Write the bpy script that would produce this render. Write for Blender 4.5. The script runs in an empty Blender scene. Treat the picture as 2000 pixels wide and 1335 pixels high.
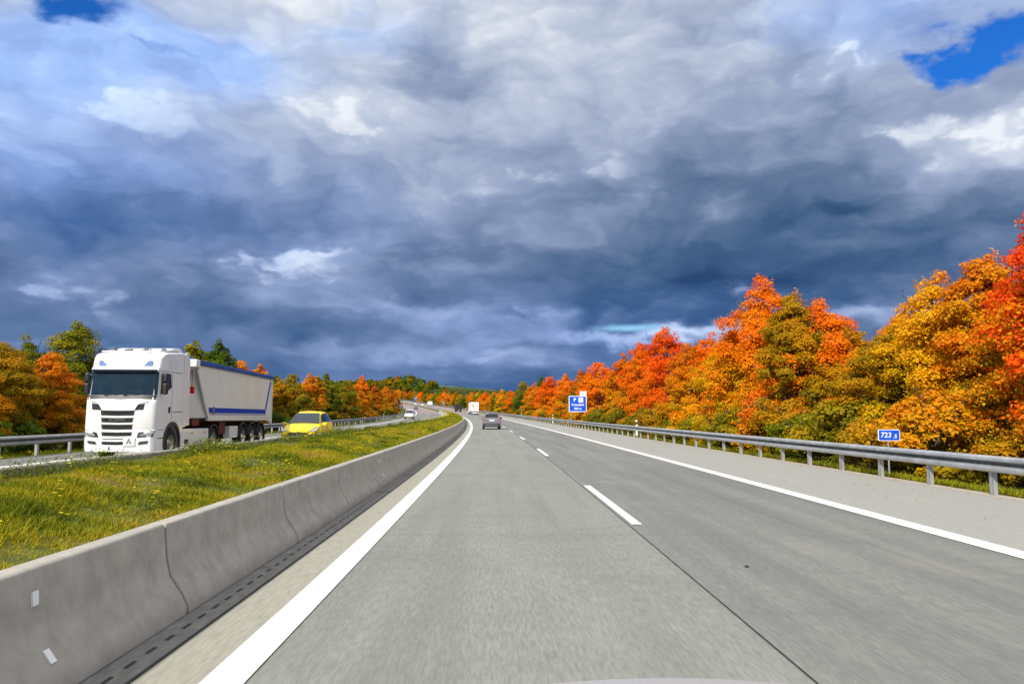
import bpy, math, random
import numpy as np
from mathutils import Vector, Matrix
rad = math.radians
SC = bpy.context.scene
COL = SC.collection

# ------------------------------------------------------------------ camera
camd = bpy.data.cameras.new('camera'); cam = bpy.data.objects.new('camera', camd); COL.objects.link(cam)
camd.sensor_width = 36; camd.lens = 26.464; camd.clip_start = .05; camd.clip_end = 9000
yaw, pit, rol = .0163, .0959, .0036
Rv = Vector((math.cos(yaw), -math.sin(yaw), 0)); Fh = Vector((math.sin(yaw), math.cos(yaw), 0)); Z = Vector((0, 0, 1))
Fw = Fh*math.cos(pit) + Z*math.sin(pit); Up = -Fh*math.sin(pit) + Z*math.cos(pit)
R2 = Rv*math.cos(rol) + Up*math.sin(rol); U2 = Up*math.cos(rol) - Rv*math.sin(rol)
M4 = Matrix(((R2.x, U2.x, -Fw.x, 0), (R2.y, U2.y, -Fw.y, 0), (R2.z, U2.z, -Fw.z, 1.585), (0, 0, 0, 1)))
cam.matrix_world = M4
SC.camera = cam
SC.render.resolution_x = 1024; SC.render.resolution_y = 683
SC.view_settings.view_transform = 'Standard'; SC.view_settings.look = 'None'
SC.view_settings.gamma = 1; SC.view_settings.use_curve_mapping = False
SC.view_settings.exposure = .32
SC.cycles.max_bounces = 6; SC.cycles.diffuse_bounces = 3; SC.cycles.glossy_bounces = 3; SC.cycles.transmission_bounces = 3

# ------------------------------------------------------------------ sun
SUN = Vector((-.74, -1.32, .98)).normalized()
sl = bpy.data.lights.new('sun', 'SUN'); sl.energy = 4.2; sl.angle = rad(.53); sl.color = (1, .945, .86)
so = bpy.data.objects.new('sun', sl); COL.objects.link(so); so.location = (-60, -90, 80)
so.rotation_euler = SUN.to_track_quat('Z', 'Y').to_euler()

# ------------------------------------------------------------------ sky
W = bpy.data.worlds.new('World'); SC.world = W; W.use_nodes = True
nt = W.node_tree; nt.nodes.clear()
def nd(t, **k):
    n = nt.nodes.new(t)
    for a, b in k.items(): setattr(n, a, b)
    return n
def lk(a, b): nt.links.new(a, b)
def setin(n, i, v):
    if hasattr(v, 'is_output') or isinstance(v, bpy.types.NodeSocket): nt.links.new(v, n.inputs[i])
    else: n.inputs[i].default_value = v
def mt(op, a, b=0., c=0.):
    n = nd('ShaderNodeMath', operation=op); setin(n, 0, a); setin(n, 1, b); setin(n, 2, c); return n.outputs[0]
def vm(op, a, b=(0, 0, 0)):
    n = nd('ShaderNodeVectorMath', operation=op); setin(n, 0, a); setin(n, 1, b)
    return n.outputs['Value'] if op in ('DOT_PRODUCT', 'LENGTH') else n.outputs[0]
tc = nd('ShaderNodeTexCoord'); sp = nd('ShaderNodeSeparateXYZ'); lk(tc.outputs['Generated'], sp.inputs[0])
x, y, z = sp.outputs
az = mt('ARCTAN2', x, y); el = mt('ARCSINE', z)
hz = mt('ADD', mt('MAXIMUM', z, 0.), .11)
cb = nd('ShaderNodeCombineXYZ'); lk(mt('DIVIDE', x, hz), cb.inputs[0]); lk(mt('DIVIDE', y, hz), cb.inputs[1]); deck = cb.outputs[0]
def noise(vec, scale, detail=6, rough=.55, dist=0.):
    n = nd('ShaderNodeTexNoise', noise_dimensions='2D'); lk(vec, n.inputs['Vector']); n.inputs['Scale'].default_value = scale
    n.inputs['Detail'].default_value = detail; n.inputs['Roughness'].default_value = rough; n.inputs['Distortion'].default_value = dist
    return n
ca = nd('ShaderNodeCombineXYZ'); lk(az, ca.inputs[0]); lk(mt('MULTIPLY', el, 1.0), ca.inputs[1]); ae = ca.outputs[0]
sc1 = nd('ShaderNodeMapping'); sc1.inputs['Scale'].default_value = (1, 1.9, 1); lk(ae, sc1.inputs[0])
w1 = noise(sc1.outputs[0], 4.6, 6, .52)
warp = vm('MULTIPLY', vm('SUBTRACT', w1.outputs['Color'], (.5, .5, .5)), (.20, .14, 0))
w0 = noise(sc1.outputs[0], 15, 5, .55)
warp2 = vm('MULTIPLY', vm('SUBTRACT', w0.outputs['Color'], (.5, .5, .5)), (.065, .045, 0))
P = vm('ADD', vm('ADD', ae, warp), warp2)
def pxd(px, py):      # direction of a compass bearing and height given on a 2000 wide panorama sheet
    d = (R2*(px-1000)/1470.2 - U2*(py-667.5)/1470.2 + Fw).normalized()
    return math.atan2(d.x, d.y), math.asin(d.z)
def blob(px, py, wx, wy, amp, base=None):
    a, e = pxd(px, py)
    v = vm('MULTIPLY', vm('SUBTRACT', base or P, (a, e, 0)), (1470/wx, 1470/wy, 0))
    return mt('MULTIPLY', mt('EXPONENT', mt('MULTIPLY', vm('DOT_PRODUCT', v, v), -1.)), amp)
def ssum(l):
    r = l[0]
    for q in l[1:]: r = mt('ADD', r, q)
    return r
#   bright and dark cloud banks
BL = [(300, 225, 200, 60, .06), (640, 240, 110, 60, .10), (850, 100, 105, 70, -.24), (1150, 150, 320, 80, .08), (1130, 335, 130, 40, .14), (980, 430, 170, 40, .05), (1630, 110, 62, 42, .12),
      (1850, 240, 120, 70, .14), (1960, 285, 100, 45, .18), (1300, 350, 230, 50, -.06), (850, 490, 180, 40, -.06), (1600, 400, 230, 70, -.13), (1560, 560, 280, 55, -.20), (1300, 550, 260, 50, -.08),
      (600, 502, 85, 38, .20), (185, 575, 75, 36, .12), (450, 350, 210, 80, -.09), (300, 430, 260, 60, -.04), (60, 300, 150, 60, .06), (880, 620, 300, 28, .22), (960, 692, 320, 14, .12), (700, 600, 200, 14, .10), (1300, 656, 190, 13, .20), (1210, 657, 230, 18, .40), (1400, 655, 90, 14, .30),
      (1680, 622, 200, 18, .30), (600, 640, 260, 40, -.08), (1425, 420, 45, 22, .18), (1135, 612, 30, 28, -.18), (1000, 612, 36, 9, -.18), (1440, 570, 26, 24, .22), (1650, 405, 60, 16, -.14), (100, 660, 200, 25, .05), (330, 260, 330, 90, .09), (1250, 210, 330, 90, .10), (60, 480, 260, 60, .08), (1750, 330, 260, 60, .06), (1000, 700, 500, 20, .06), (700, 700, 1200, 60, .06)]
deckn = noise(deck, .5, 6, .5, .0); strat = noise(vm('MULTIPLY', deck, (.5, 1, 1)), .8, 6, .52, .0)
vo = nd('ShaderNodeTexVoronoi', feature='SMOOTH_F1', voronoi_dimensions='2D'); vo.inputs['Scale'].default_value = 8; vo.inputs['Smoothness'].default_value = .6; vo.inputs['Detail'].default_value = 2.5; vo.inputs['Roughness'].default_value = .6
mp_ = nd('ShaderNodeMapping'); mp_.inputs['Scale'].default_value = (1, 2.1, 1); lk(vm('ADD', ae, vm('ADD', vm('MULTIPLY', warp, (.6, .6, 0)), vm('MULTIPLY', warp2, (.8, .8, 0)))), mp_.inputs[0]); lk(mp_.outputs[0], vo.inputs['Vector'])
puffn = mt('ADD', mt('MULTIPLY', mt('SUBTRACT', w0.outputs['Fac'], .5), 1.1), mt('MULTIPLY', mt('SUBTRACT', .42, vo.outputs['Distance']), .75))
def puff(px, py, wx, wy, amp):
    u = mt('ADD', blob(px, py, wx, wy, 1., PQ), puffn); m_ = nd('ShaderNodeMapRange', interpolation_type='SMOOTHSTEP'); lk(u, m_.inputs[0]); m_.inputs[1].default_value = .40; m_.inputs[2].default_value = .72
    return mt('MULTIPLY', mt('MULTIPLY', m_.outputs[0], mt('ADD', mt('MULTIPLY', u, .6), .35)), amp)
PQ = vm('ADD', vm('ADD', ae, vm('MULTIPLY', warp, (.25, .18, 0))), warp2)
PF = [(595, 508, 150, 62, .28), (185, 580, 125, 50, .18), (640, 235, 140, 60, .12), (1850, 240, 170, 85, .17), (1120, 345, 190, 55, .13), (1625, 112, 85, 50, .20), (1440, 572, 36, 36, .15), (300, 235, 190, 60, .10),
      (1010, 612, 120, 18, .14), (800, 500, 160, 30, -.10), (1420, 500, 260, 45, -.12), (1650, 400, 160, 30, -.10), (830, 100, 110, 70, -.10), (1180, 580, 240, 34, -.10)]
elc = mt('MINIMUM', mt('MAXIMUM', el, 0.), .62)
L = ssum([blob(*b, base=PQ if b[3] < 40 else None) for b in BL] + [puff(*q) for q in PF] + [mt('MULTIPLY', mt('SUBTRACT', deckn.outputs['Fac'], .5), .50), mt('MULTIPLY', mt('SUBTRACT', strat.outputs['Fac'], .5), .27),
          mt('MULTIPLY', mt('SUBTRACT', w0.outputs['Fac'], .5), .12), mt('MULTIPLY', mt('SUBTRACT', .42, vo.outputs['Distance']), .21), mt('MULTIPLY', elc, 1.22), mt('ADD', .285, 0.)])
rp = nd('ShaderNodeValToRGB'); lk(L, rp.inputs[0])
def lin(c): return tuple((v/255/12.92 if v <= 10 else ((v/255+.055)/1.055)**2.4) for v in c)+(1,)
def ramp(rp, stops):
    e = rp.color_ramp.elements
    while len(e) > 1: e.remove(e[-1])
    e[0].position = stops[0][0]; e[0].color = stops[0][1]
    for p_, c_ in stops[1:]:
        q = e.new(p_); q.color = c_
K = 2**-.32
ramp(rp, [(t, tuple(v*K for v in lin(c)[:3])+(1,)) for t, c in
          [(0., (44, 73, 110)), (.2, (69, 98, 133)), (.4, (107, 127, 158)), (.6, (150, 164, 193)), (.8, (192, 202, 221)), (1., (240, 243, 248))]])
# saturate towards the horizon
hb = nd('ShaderNodeMix', data_type='RGBA', blend_type='MULTIPLY'); lk(rp.outputs[0], hb.inputs[6]); hb.inputs[7].default_value = (.76, 1.0, 1.42, 1)
lk(mt('MINIMUM', ssum([mt('MULTIPLY', mt('EXPONENT', mt('MULTIPLY', el, -8.)), .85)] + [blob(*q) for q in ((380, 110, 200, 70, 1.), (90, 90, 240, 90, .9), (60, 330, 230, 150, .7), (500, 420, 300, 90, .35), (1150, 620, 500, 60, .3), (1780, 40, 160, 60, .7), (1560, 30, 120, 40, .4), (700, 30, 140, 40, .5))]), 1.), hb.inputs[0])
sky = nd('ShaderNodeTexSky', sky_type='NISHITA'); sky.sun_disc = False
sky.sun_elevation = math.asin(SUN.z); sky.sun_rotation = math.atan2(SUN.x, SUN.y)
skb = nd('ShaderNodeMix', data_type='RGBA', blend_type='MULTIPLY'); skb.inputs[0].default_value = 1
lk(sky.outputs[0], skb.inputs[6]); skb.inputs[7].default_value = (.010, .052, .125, 1)
GP = [(150, 18, 105, 36, 1.6), (1985, 60, 70, 50, 1.4), (1890, 118, 66, 26, 1.1), (330, 112, 60, 14, .55), (540, 150, 40, 14, .4), (1840, 100, 50, 20, .5)]
thin = vm('ADD', ae, vm('MULTIPLY', warp2, (.5, .12, 0)))
gap = ssum([blob(*b) for b in GP] + [mt('MULTIPLY', mt('SUBTRACT', w0.outputs['Fac'], .5), 1.25), mt('MULTIPLY', mt('SUBTRACT', w1.outputs['Fac'], .5), .4)])
gm = nd('ShaderNodeMapRange', interpolation_type='SMOOTHSTEP'); lk(gap, gm.inputs[0]); gm.inputs[1].default_value = .34; gm.inputs[2].default_value = 1.35
mx = nd('ShaderNodeMix', data_type='RGBA'); lk(gm.outputs[0], mx.inputs[0]); lk(hb.outputs[2], mx.inputs[6]); lk(skb.outputs[2], mx.inputs[7])
zg = nd('ShaderNodeMapRange', interpolation_type='SMOOTHSTEP'); lk(el, zg.inputs[0]); zg.inputs[1].default_value = .56; zg.inputs[2].default_value = 1.0; zg.inputs[3].default_value = 1; zg.inputs[4].default_value = 2.0
zw = nd('ShaderNodeMapRange', interpolation_type='SMOOTHSTEP'); lk(el, zw.inputs[0]); zw.inputs[1].default_value = .56; zw.inputs[2].default_value = 1.0; zw.inputs[3].default_value = 0; zw.inputs[4].default_value = .8
zm = nd('ShaderNodeMix', data_type='RGBA'); lk(zw.outputs[0], zm.inputs[0]); lk(mx.outputs[2], zm.inputs[6]); zm.inputs[7].default_value = (.50, .48, .45, 1)   # unseen overhead sky whitened and brightened as added fill for shaded surfaces
zv = nd('ShaderNodeVectorMath', operation='SCALE'); lk(zm.outputs[2], zv.inputs[0]); lk(zg.outputs[0], zv.inputs['Scale'])
cyg = nd('ShaderNodeMapRange', interpolation_type='SMOOTHSTEP'); lk(ssum([blob(1240, 640, 72, 7, 1.2, thin), blob(1420, 650, 60, 5, .8, thin)]), cyg.inputs[0]); cyg.inputs[1].default_value = .05; cyg.inputs[2].default_value = 1.3
cy = nd('ShaderNodeMix', data_type='RGBA'); lk(cyg.outputs[0], cy.inputs[0]); lk(zv.outputs[0], cy.inputs[6]); cy.inputs[7].default_value = (.24, .50, .74, 1)   # clear strip of sky low down
bg = nd('ShaderNodeBackground'); lk(cy.outputs[2], bg.inputs[0]); bg.inputs[1].default_value = 1.0
wo = nd('ShaderNodeOutputWorld'); lk(bg.outputs[0], wo.inputs[0])

# ------------------------------------------------------------------ helpers
RR = 1000/.412; CV = 3.133e-5; S0 = 21.73
def zr(s):
    s = np.asarray(s, float)
    return np.where(s < 800, CV*np.maximum(s-S0, 0)**2, CV*(800-S0)**2 + 2*CV*(800-S0)*(np.minimum(s, 1900)-800))
def wp(s, X, z=0.):
    s = np.asarray(s, float)
    return np.stack(np.broadcast_arrays(-RR+(RR+X)*np.cos(s/RR), (RR+X)*np.sin(s/RR), z+zr(s)), -1)
def W3(s, X, z=0.): return Vector([float(v) for v in wp(s, X, z)])

def mat(name, col, rough=.6, metal=0., spec=.5, coat=0., emit=None):
    m = bpy.data.materials.new(name); m.use_nodes = True; b = m.node_tree.nodes['Principled BSDF']
    b.inputs['Base Color'].default_value = (*col, 1); b.inputs['Roughness'].default_value = rough
    b.inputs['Metallic'].default_value = metal; b.inputs['Specular IOR Level'].default_value = spec; b.inputs['Coat Weight'].default_value = coat
    return m
def nmat(name, stops, scale=(1, 1, 1), nscale=4., detail=8, rough=.8, coord='Object', bump=0., rough_n=.6, layers=(), spec=.3, metal=0., bdist=.02):
    """noise coloured material; layers = (scale vec, noise scale, low, high, colour, amount)"""
    m = bpy.data.materials.new(name); m.use_nodes = True; T = m.node_tree; b = T.nodes['Principled BSDF']
    b.inputs['Roughness'].default_value = rough; b.inputs['Specular IOR Level'].default_value = spec; b.inputs['Metallic'].default_value = metal
    c = T.nodes.new('ShaderNodeTexCoord'); cs = c.outputs[coord]
    def nz(sc_, ns_, det_):
        mp = T.nodes.new('ShaderNodeMapping'); mp.inputs['Scale'].default_value = sc_; T.links.new(cs, mp.inputs[0])
        n = T.nodes.new('ShaderNodeTexNoise'); n.inputs['Scale'].default_value = ns_; n.inputs['Detail'].default_value = det_; n.inputs['Roughness'].default_value = rough_n
        T.links.new(mp.outputs[0], n.inputs[0]); return n.outputs['Fac']
    f = nz(scale, nscale, detail); r = T.nodes.new('ShaderNodeValToRGB'); T.links.new(f, r.inputs[0])
    ramp(r, [(p_, (*c_, 1)) for p_, c_ in stops]); out = r.outputs[0]
    for (sv, ns_, lo, hi, colr, amt) in layers:
        q = nz(sv, ns_, 6); mr = T.nodes.new('ShaderNodeMapRange'); T.links.new(q, mr.inputs[0])
        mr.inputs[1].default_value = lo; mr.inputs[2].default_value = hi; mr.inputs[3].default_value = 0; mr.inputs[4].default_value = amt
        mm = T.nodes.new('ShaderNodeMix'); mm.data_type = 'RGBA'; T.links.new(mr.outputs[0], mm.inputs[0]); T.links.new(out, mm.inputs[6]); mm.inputs[7].default_value = (*colr, 1); out = mm.outputs[2]
    T.links.new(out, b.inputs['Base Color'])
    if bump:
        bp = T.nodes.new('ShaderNodeBump'); bp.inputs['Strength'].default_value = bump; bp.inputs['Distance'].default_value = bdist; T.links.new(f, bp.inputs['Height']); T.links.new(bp.outputs[0], b.inputs['Normal'])
    return m

class MB:
    def __init__(s): s.v = []; s.f = []; s.m = []; s.uv = None
    def add(s, vs, fs, m=0):
        o = len(s.v); s.v += [tuple(map(float, q)) for q in vs]; s.f += [tuple(i+o for i in f) for f in fs]; s.m += [m]*len(fs); return s
    def box(s, x0, x1, y0, y1, z0, z1, m=0):
        v = [(a, b, c) for c in (z0, z1) for b in (y0, y1) for a in (x0, x1)]
        return s.add(v, [(0, 2, 3, 1), (4, 5, 7, 6), (0, 1, 5, 4), (2, 6, 7, 3), (0, 4, 6, 2), (1, 3, 7, 5)], m)
    def prism(s, poly, a0, a1, axis='x', m=0, inset=0., ctr=None):
        """poly in the two other axes; extruded along axis from a0 to a1"""
        n = len(poly)
        def mk(a, p): return {'x': (a, p[0], p[1]), 'y': (p[0], a, p[1]), 'z': (p[0], p[1], a)}[axis]
        v = [mk(a0, p) for p in poly] + [mk(a1, p) for p in poly]
        fs = [(i, (i+1) % n, n+(i+1) % n, n+i) for i in range(n)] + [tuple(range(n-1, -1, -1)), tuple(range(n, 2*n))]
        return s.add(v, fs, m)
    def tube(s, p0, p1, r0, r1=None, n=8, m=0):
        r1 = r0 if r1 is None else r1; p0 = Vector(p0); p1 = Vector(p1); d = (p1-p0).normalized()
        a = d.orthogonal().normalized(); b = d.cross(a)
        v = [p+(a*math.cos(t)+b*math.sin(t))*r for p, r in ((p0, r0), (p1, r1)) for t in [2*math.pi*i/n for i in range(n)]]
        return s.add(v, [(i, (i+1) % n, n+(i+1) % n, n+i) for i in range(n)] + [tuple(range(n-1, -1, -1)), tuple(range(n, 2*n))], m)
    def lathe_x(s, prof, c, n=28, m=0):
        """prof = [(x, r)...] round the x axis through c"""
        v = []; k = len(prof)
        for i in range(n):
            t = 2*math.pi*i/n
            v += [(c[0]+x_, c[1]+r_*math.cos(t), c[2]+r_*math.sin(t)) for x_, r_ in prof]
        fs = [(i*k+j, i*k+j+1, ((i+1) % n)*k+j+1, ((i+1) % n)*k+j) for i in range(n) for j in range(k-1)]
        return s.add(v, fs, m)
    def build(s, name, mats, parent=None, bevel=0., seg=2, smooth=False, auto=None):
        me = bpy.data.meshes.new(name); me.from_pydata(s.v, [], s.f)
        if not isinstance(mats, (list, tuple)): mats = [mats]
        for q in mats: me.materials.append(q)
        if len(mats) > 1: me.polygons.foreach_set('material_index', s.m)
        if smooth: me.polygons.foreach_set('use_smooth', [True]*len(me.polygons))
        me.update()
        o = bpy.data.objects.new(name, me); COL.objects.link(o)
        if auto is not None: me.set_sharp_from_angle(angle=rad(auto))
        if bevel:
            b = o.modifiers.new('bevel', 'BEVEL'); b.width = bevel; b.segments = seg; b.limit_method = 'ANGLE'; b.angle_limit = rad(35)
            b.harden_normals = False
            me.polygons.foreach_set('use_smooth', [True]*len(me.polygons)); me.set_sharp_from_angle(angle=rad(40))
        if parent: o.parent = parent
        return o
def tag(o, label=None, cat=None, group=None, kind=None):
    if label: o['label'] = label
    if cat: o['category'] = cat
    if group: o['group'] = group
    if kind: o['kind'] = kind
    return o
def empty(name, loc, rz=0.):
    o = bpy.data.objects.new(name, None); COL.objects.link(o); o.location = loc; o.rotation_euler = (0, 0, rz); o.empty_display_size = .3; return o
def fix_normals(o):
    import bmesh
    b = bmesh.new(); b.from_mesh(o.data); bmesh.ops.recalc_face_normals(b, faces=b.faces); b.to_mesh(o.data); b.free(); return o
def srange(a, b, st0=1., grow=.02, mx_=12.):
    l = [a]
    while l[-1] < b: l.append(min(b, l[-1]+min(mx_, st0+grow*max(l[-1], 0))))
    return l
def strip(name, X0, X1, z, s0, s1, m, nx=1, parent=None, step=1.5, zf=None):
    """a sheet that follows the road; UV in metres"""
    ss = np.array(srange(s0, s1, step)); xs = np.linspace(X0, X1, nx+1) if not isinstance(X0, (list, np.ndarray)) else np.array(X0)
    S_, X_ = np.meshgrid(ss, xs, indexing='ij'); zz = z if zf is None else zf(S_, X_)
    v = wp(S_, X_, zz).reshape(-1, 3); k = len(xs); n = len(ss)
    f = [(i*k+j, i*k+j+1, (i+1)*k+j+1, (i+1)*k+j) for i in range(n-1) for j in range(k-1)]
    me = bpy.data.meshes.new(name); me.from_pydata(v.tolist(), [], f); me.materials.append(m)
    uv = me.uv_layers.new(name='UVMap'); li = np.zeros(len(me.loops), int); me.loops.foreach_get('vertex_index', li)
    U = np.stack([X_.ravel(), S_.ravel()], -1)[li]; uv.data.foreach_set('uv', U.ravel())
    me.polygons.foreach_set('use_smooth', [True]*len(f))
    o = bpy.data.objects.new(name, me); COL.objects.link(o)
    if parent: o.parent = parent
    return o
def text_mesh(name, body, size, m, loc, rot, parent, depth=.003, shear=0., bold=0., align='CENTER', sx=1.):
    c = bpy.data.curves.new(name, 'FONT'); c.body = body; c.size = size; c.extrude = depth; c.align_x = align; c.align_y = 'CENTER'; c.shear = shear; c.offset = bold; c.resolution_u = 3
    t = bpy.data.objects.new(name+'_c', c); COL.objects.link(t)
    me = bpy.data.meshes.new_from_object(t.evaluated_get(bpy.context.evaluated_depsgraph_get())); bpy.data.objects.remove(t)
    me.materials.clear(); me.materials.append(m); me.name = name
    o = bpy.data.objects.new(name, me); COL.objects.link(o); o.location = loc; o.rotation_euler = rot; o.scale = (sx, 1, 1); o.parent = parent; return o
def cut(o, cutters):
    """subtract closed meshes from o and bake the result"""
    cs = []
    for cmb in cutters:
        c = cmb.build('cut', [o.data.materials[0]]); fix_normals(c); c.parent = o.parent; c_ = o.modifiers.new('b', 'BOOLEAN'); c_.object = c; c_.operation = 'DIFFERENCE'; c_.solver = 'EXACT'; cs.append(c)
    bpy.context.view_layer.update()
    me = bpy.data.meshes.new_from_object(o.evaluated_get(bpy.context.evaluated_depsgraph_get()))
    o.modifiers.clear(); o.data = me
    for c in cs: bpy.data.objects.remove(c)
    me.polygons.foreach_set('use_smooth', [True]*len(me.polygons)); me.set_sharp_from_angle(angle=rad(32))
    return o

# ------------------------------------------------------------------ materials of the setting
ROAD_ST = [(.25, (.155, .162, .146)), (.5, (.222, .229, .205)), (.75, (.29, .295, .262))]
m_road = nmat('lane concrete', ROAD_ST, (1, .12, 1), 38., 4, .75, 'UV', bump=.25, rough_n=.7, bdist=.006,
              layers=[((1, .04, 1), 1.4, .45, .72, (.145, .15, .14), .6), ((.3, .6, 1), 1.3, .5, .75, (.15, .155, .145), .4), ((1, .3, 1), .6, .5, .8, (.36, .35, .31), .35)])
m_lane = nmat('worn lane concrete', [(.25, (.14, .145, .134)), (.5, (.195, .20, .184)), (.75, (.26, .264, .24))], (1, .12, 1), 38., 4, .75, 'UV', bump=.25, rough_n=.7, bdist=.006,
              layers=[((1, .035, 1), 1.2, .42, .66, (.11, .113, .11), .7), ((.25, .6, 1), 1.5, .5, .7, (.13, .133, .13), .45), ((.7, .25, 1), .7, .55, .8, (.34, .32, .28), .4)])
m_edge = nmat('beige edge concrete', [(.25, (.24, .232, .188)), (.5, (.305, .295, .245)), (.75, (.37, .36, .305))], (1, .1, 1), 40., 4, .85, 'UV', bump=.2, bdist=.005,
              layers=[((1, .1, 1), 2., .5, .8, (.25, .24, .2), .5)])
m_should = nmat('shoulder concrete', [(.25, (.235, .239, .22)), (.5, (.292, .296, .272)), (.75, (.35, .352, .322))], (1, .12, 1), 36., 4, .8, 'UV', bump=.2, bdist=.005,
                layers=[((1, .08, 1), 1.2, .45, .75, (.27, .265, .25), .5), ((1, .5, 1), .45, .6, .8, (.45, .40, .33), .35)])
m_pink = nmat('reddish asphalt', [(.3, (.22, .17, .16)), (.7, (.30, .23, .215))], (1, .2, 1), 12., 5, .85, 'UV')
m_paint = nmat('white road paint', [(.2, (.62, .62, .59)), (.6, (.78, .78, .75))], (1, .2, 1), 14., 6, .5, 'UV', layers=[((1, .3, 1), 5., .60, .75, (.45, .45, .42), .55), ((1, .25, 1), .8, .5, .8, (.55, .55, .52), .4)])
m_joint = mat('joint tar', (.012, .012, .014), .6)
m_gravel = nmat('pale gravel', [(.3, (.22, .19, .14)), (.5, (.42, .37, .28)), (.7, (.58, .53, .43))], (1, 1, 1), 30., 6, .9, 'UV', bump=.6, bdist=.03)
m_barr = nmat('barrier concrete', [(.25, (.29, .27, .235)), (.5, (.385, .36, .315)), (.75, (.47, .445, .39))], (1, 1, 1), 5., 12, .85, 'Object', bump=.15, bdist=.01, rough_n=.7,
              layers=[((2.6, 2.6, .3), 1.8, .5, .78, (.24, .225, .20), .45), ((.7, .7, 2.5), 1.1, .5, .78, (.23, .22, .20), .4), ((1, 1, 1), 40., .5, .9, (.2, .19, .17), .5), ((1, 1, 3), 1.4, .55, .8, (.45, .43, .38), .45)])
m_barr2 = nmat('weathered brown concrete', [(.3, (.22, .20, .17)), (.7, (.38, .36, .31))], (1, 1, 1), 4., 8, .9, 'Object', layers=[((2, 2, .4), 2., .45, .7, (.13, .11, .09), .6)])
m_drain = nmat('drain concrete', [(.3, (.12, .117, .11)), (.7, (.22, .213, .20))], (1, .3, 1), 14., 6, .8, 'UV')
m_soil = nmat('median turf', [(.3, (.05, .06, .012)), (.5, (.10, .115, .018)), (.7, (.17, .15, .04))], (1, 1, 1), 3., 8, .95, 'UV', bump=.8, bdist=.05)
m_verge = nmat('grass floor', [(.3, (.035, .045, .012)), (.5, (.07, .09, .018)), (.7, (.13, .12, .035))], (1, 1, 1), .5, 10, .95, 'Object', bump=.5, bdist=.05)
m_steel = nmat('galvanised steel', [(.3, (.36, .38, .40)), (.7, (.56, .58, .60))], (1, 1, 1), 2.5, 6, .42, 'Object', metal=.55, spec=.5)
m_steelshade = nmat('shade-dark galvanised steel', [(.3, (.27, .28, .29)), (.7, (.38, .39, .40))], (1, 1, 1), 3, 6, .5, 'Object', metal=.4)  # steel darkened in colour for the shaded face of the far rail
m_groove = nmat('shaded grimy steel', [(.3, (.07, .072, .075)), (.7, (.17, .175, .18))], (1, 1, 1), 5, 6, .6, 'Object', metal=.2)  # shade and dirt of the rail groove, both put into this dark colour
m_wht = mat('white plastic', (.82, .82, .82), .4); m_blk = mat('black plastic', (.012, .012, .014), .45)

# ------------------------------------------------------------------ ground
def ground_z(s, X):
    r = np.clip(X-10.2, 0, 7)*-.10; l = np.clip(-16.9-X, 0, 6)*-.05
    base = zr(s)+r+l-.07
    p = wp(s, X); gx, gy = p[..., 0], p[..., 1]
    base = base + 13*np.exp(-((gx+112)/42)**2-((gy-960)/130)**2) + 12*np.exp(-((gx+150)/130)**2-((gy-1950)/300)**2) + 5*np.exp(-((gx+175)/50)**2-((gy-900)/140)**2)
    return base
ss = list(np.arange(-80, 0, 20))+list(np.arange(0, 300, 6))+list(np.arange(300, 1100, 20))+list(np.arange(1100, 2600, 60))+[2800, 3100, 3500]
side_ = [0, .4, 1, 2, 3, 4.5, 6, 8, 11, 15, 20, 27, 36, 48, 62, 80, 100, 125, 155, 200, 260, 340, 440, 560, 720, 950, 1300, 1800]
xs = [-17-q for q in side_[::-1]]+[-10, -5, 0, 5]+[10.2+q for q in side_]
S_, X_ = np.meshgrid(np.array(ss, float), np.array(xs, float), indexing='ij'); V_ = wp(S_, X_); V_[..., 2] = ground_z(S_, X_)
k = len(xs); F_ = [(i*k+j, i*k+j+1, (i+1)*k+j+1, (i+1)*k+j) for i in range(len(ss)-1) for j in range(k-1)]
# field pattern far away, grass near
m_field = bpy.data.materials.new('grassland'); m_field.use_nodes = True
T = m_field.node_tree; b = T.nodes['Principled BSDF']; b.inputs['Roughness'].default_value = .95; b.inputs['Specular IOR Level'].default_value = .1
c = T.nodes.new('ShaderNodeTexCoord'); n1 = T.nodes.new('ShaderNodeTexNoise'); n1.inputs['Scale'].default_value = .6; n1.inputs['Detail'].default_value = 10; T.links.new(c.outputs['Object'], n1.inputs[0])
r1 = T.nodes.new('ShaderNodeValToRGB'); T.links.new(n1.outputs[0], r1.inputs[0]); ramp(r1, [(.3, (.03, .04, .012, 1)), (.5, (.06, .075, .018, 1)), (.7, (.11, .10, .03, 1))])
sx_ = T.nodes.new('ShaderNodeSeparateXYZ'); T.links.new(c.outputs['Object'], sx_.inputs[0])
r2 = T.nodes.new('ShaderNodeValToRGB'); mr = T.nodes.new('ShaderNodeMapRange'); T.links.new(sx_.outputs[1], mr.inputs[0]); mr.inputs[1].default_value = 1000; mr.inputs[2].default_value = 2200
T.links.new(mr.outputs[0], r2.inputs[0]); r2.color_ramp.interpolation = 'CONSTANT'
ramp(r2, [(0, (.035, .07, .012, 1)), (.16, (.03, .045, .014, 1)), (.3, (.035, .07, .012, 1)), (.45, (.03, .045, .02, 1)), (.55, (.038, .078, .014, 1)), (.72, (.17, .15, .09, 1)), (.86, (.06, .09, .03, 1))])
m2 = T.nodes.new('ShaderNodeMapRange'); T.links.new(sx_.outputs[1], m2.inputs[0]); m2.inputs[1].default_value = 850; m2.inputs[2].default_value = 1050
mi = T.nodes.new('ShaderNodeMix'); mi.data_type = 'RGBA'; T.links.new(m2.outputs[0], mi.inputs[0]); T.links.new(r1.outputs[0], mi.inputs[6]); T.links.new(r2.outputs[0], mi.inputs[7]); T.links.new(mi.outputs[2], b.inputs['Base Color'])
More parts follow.
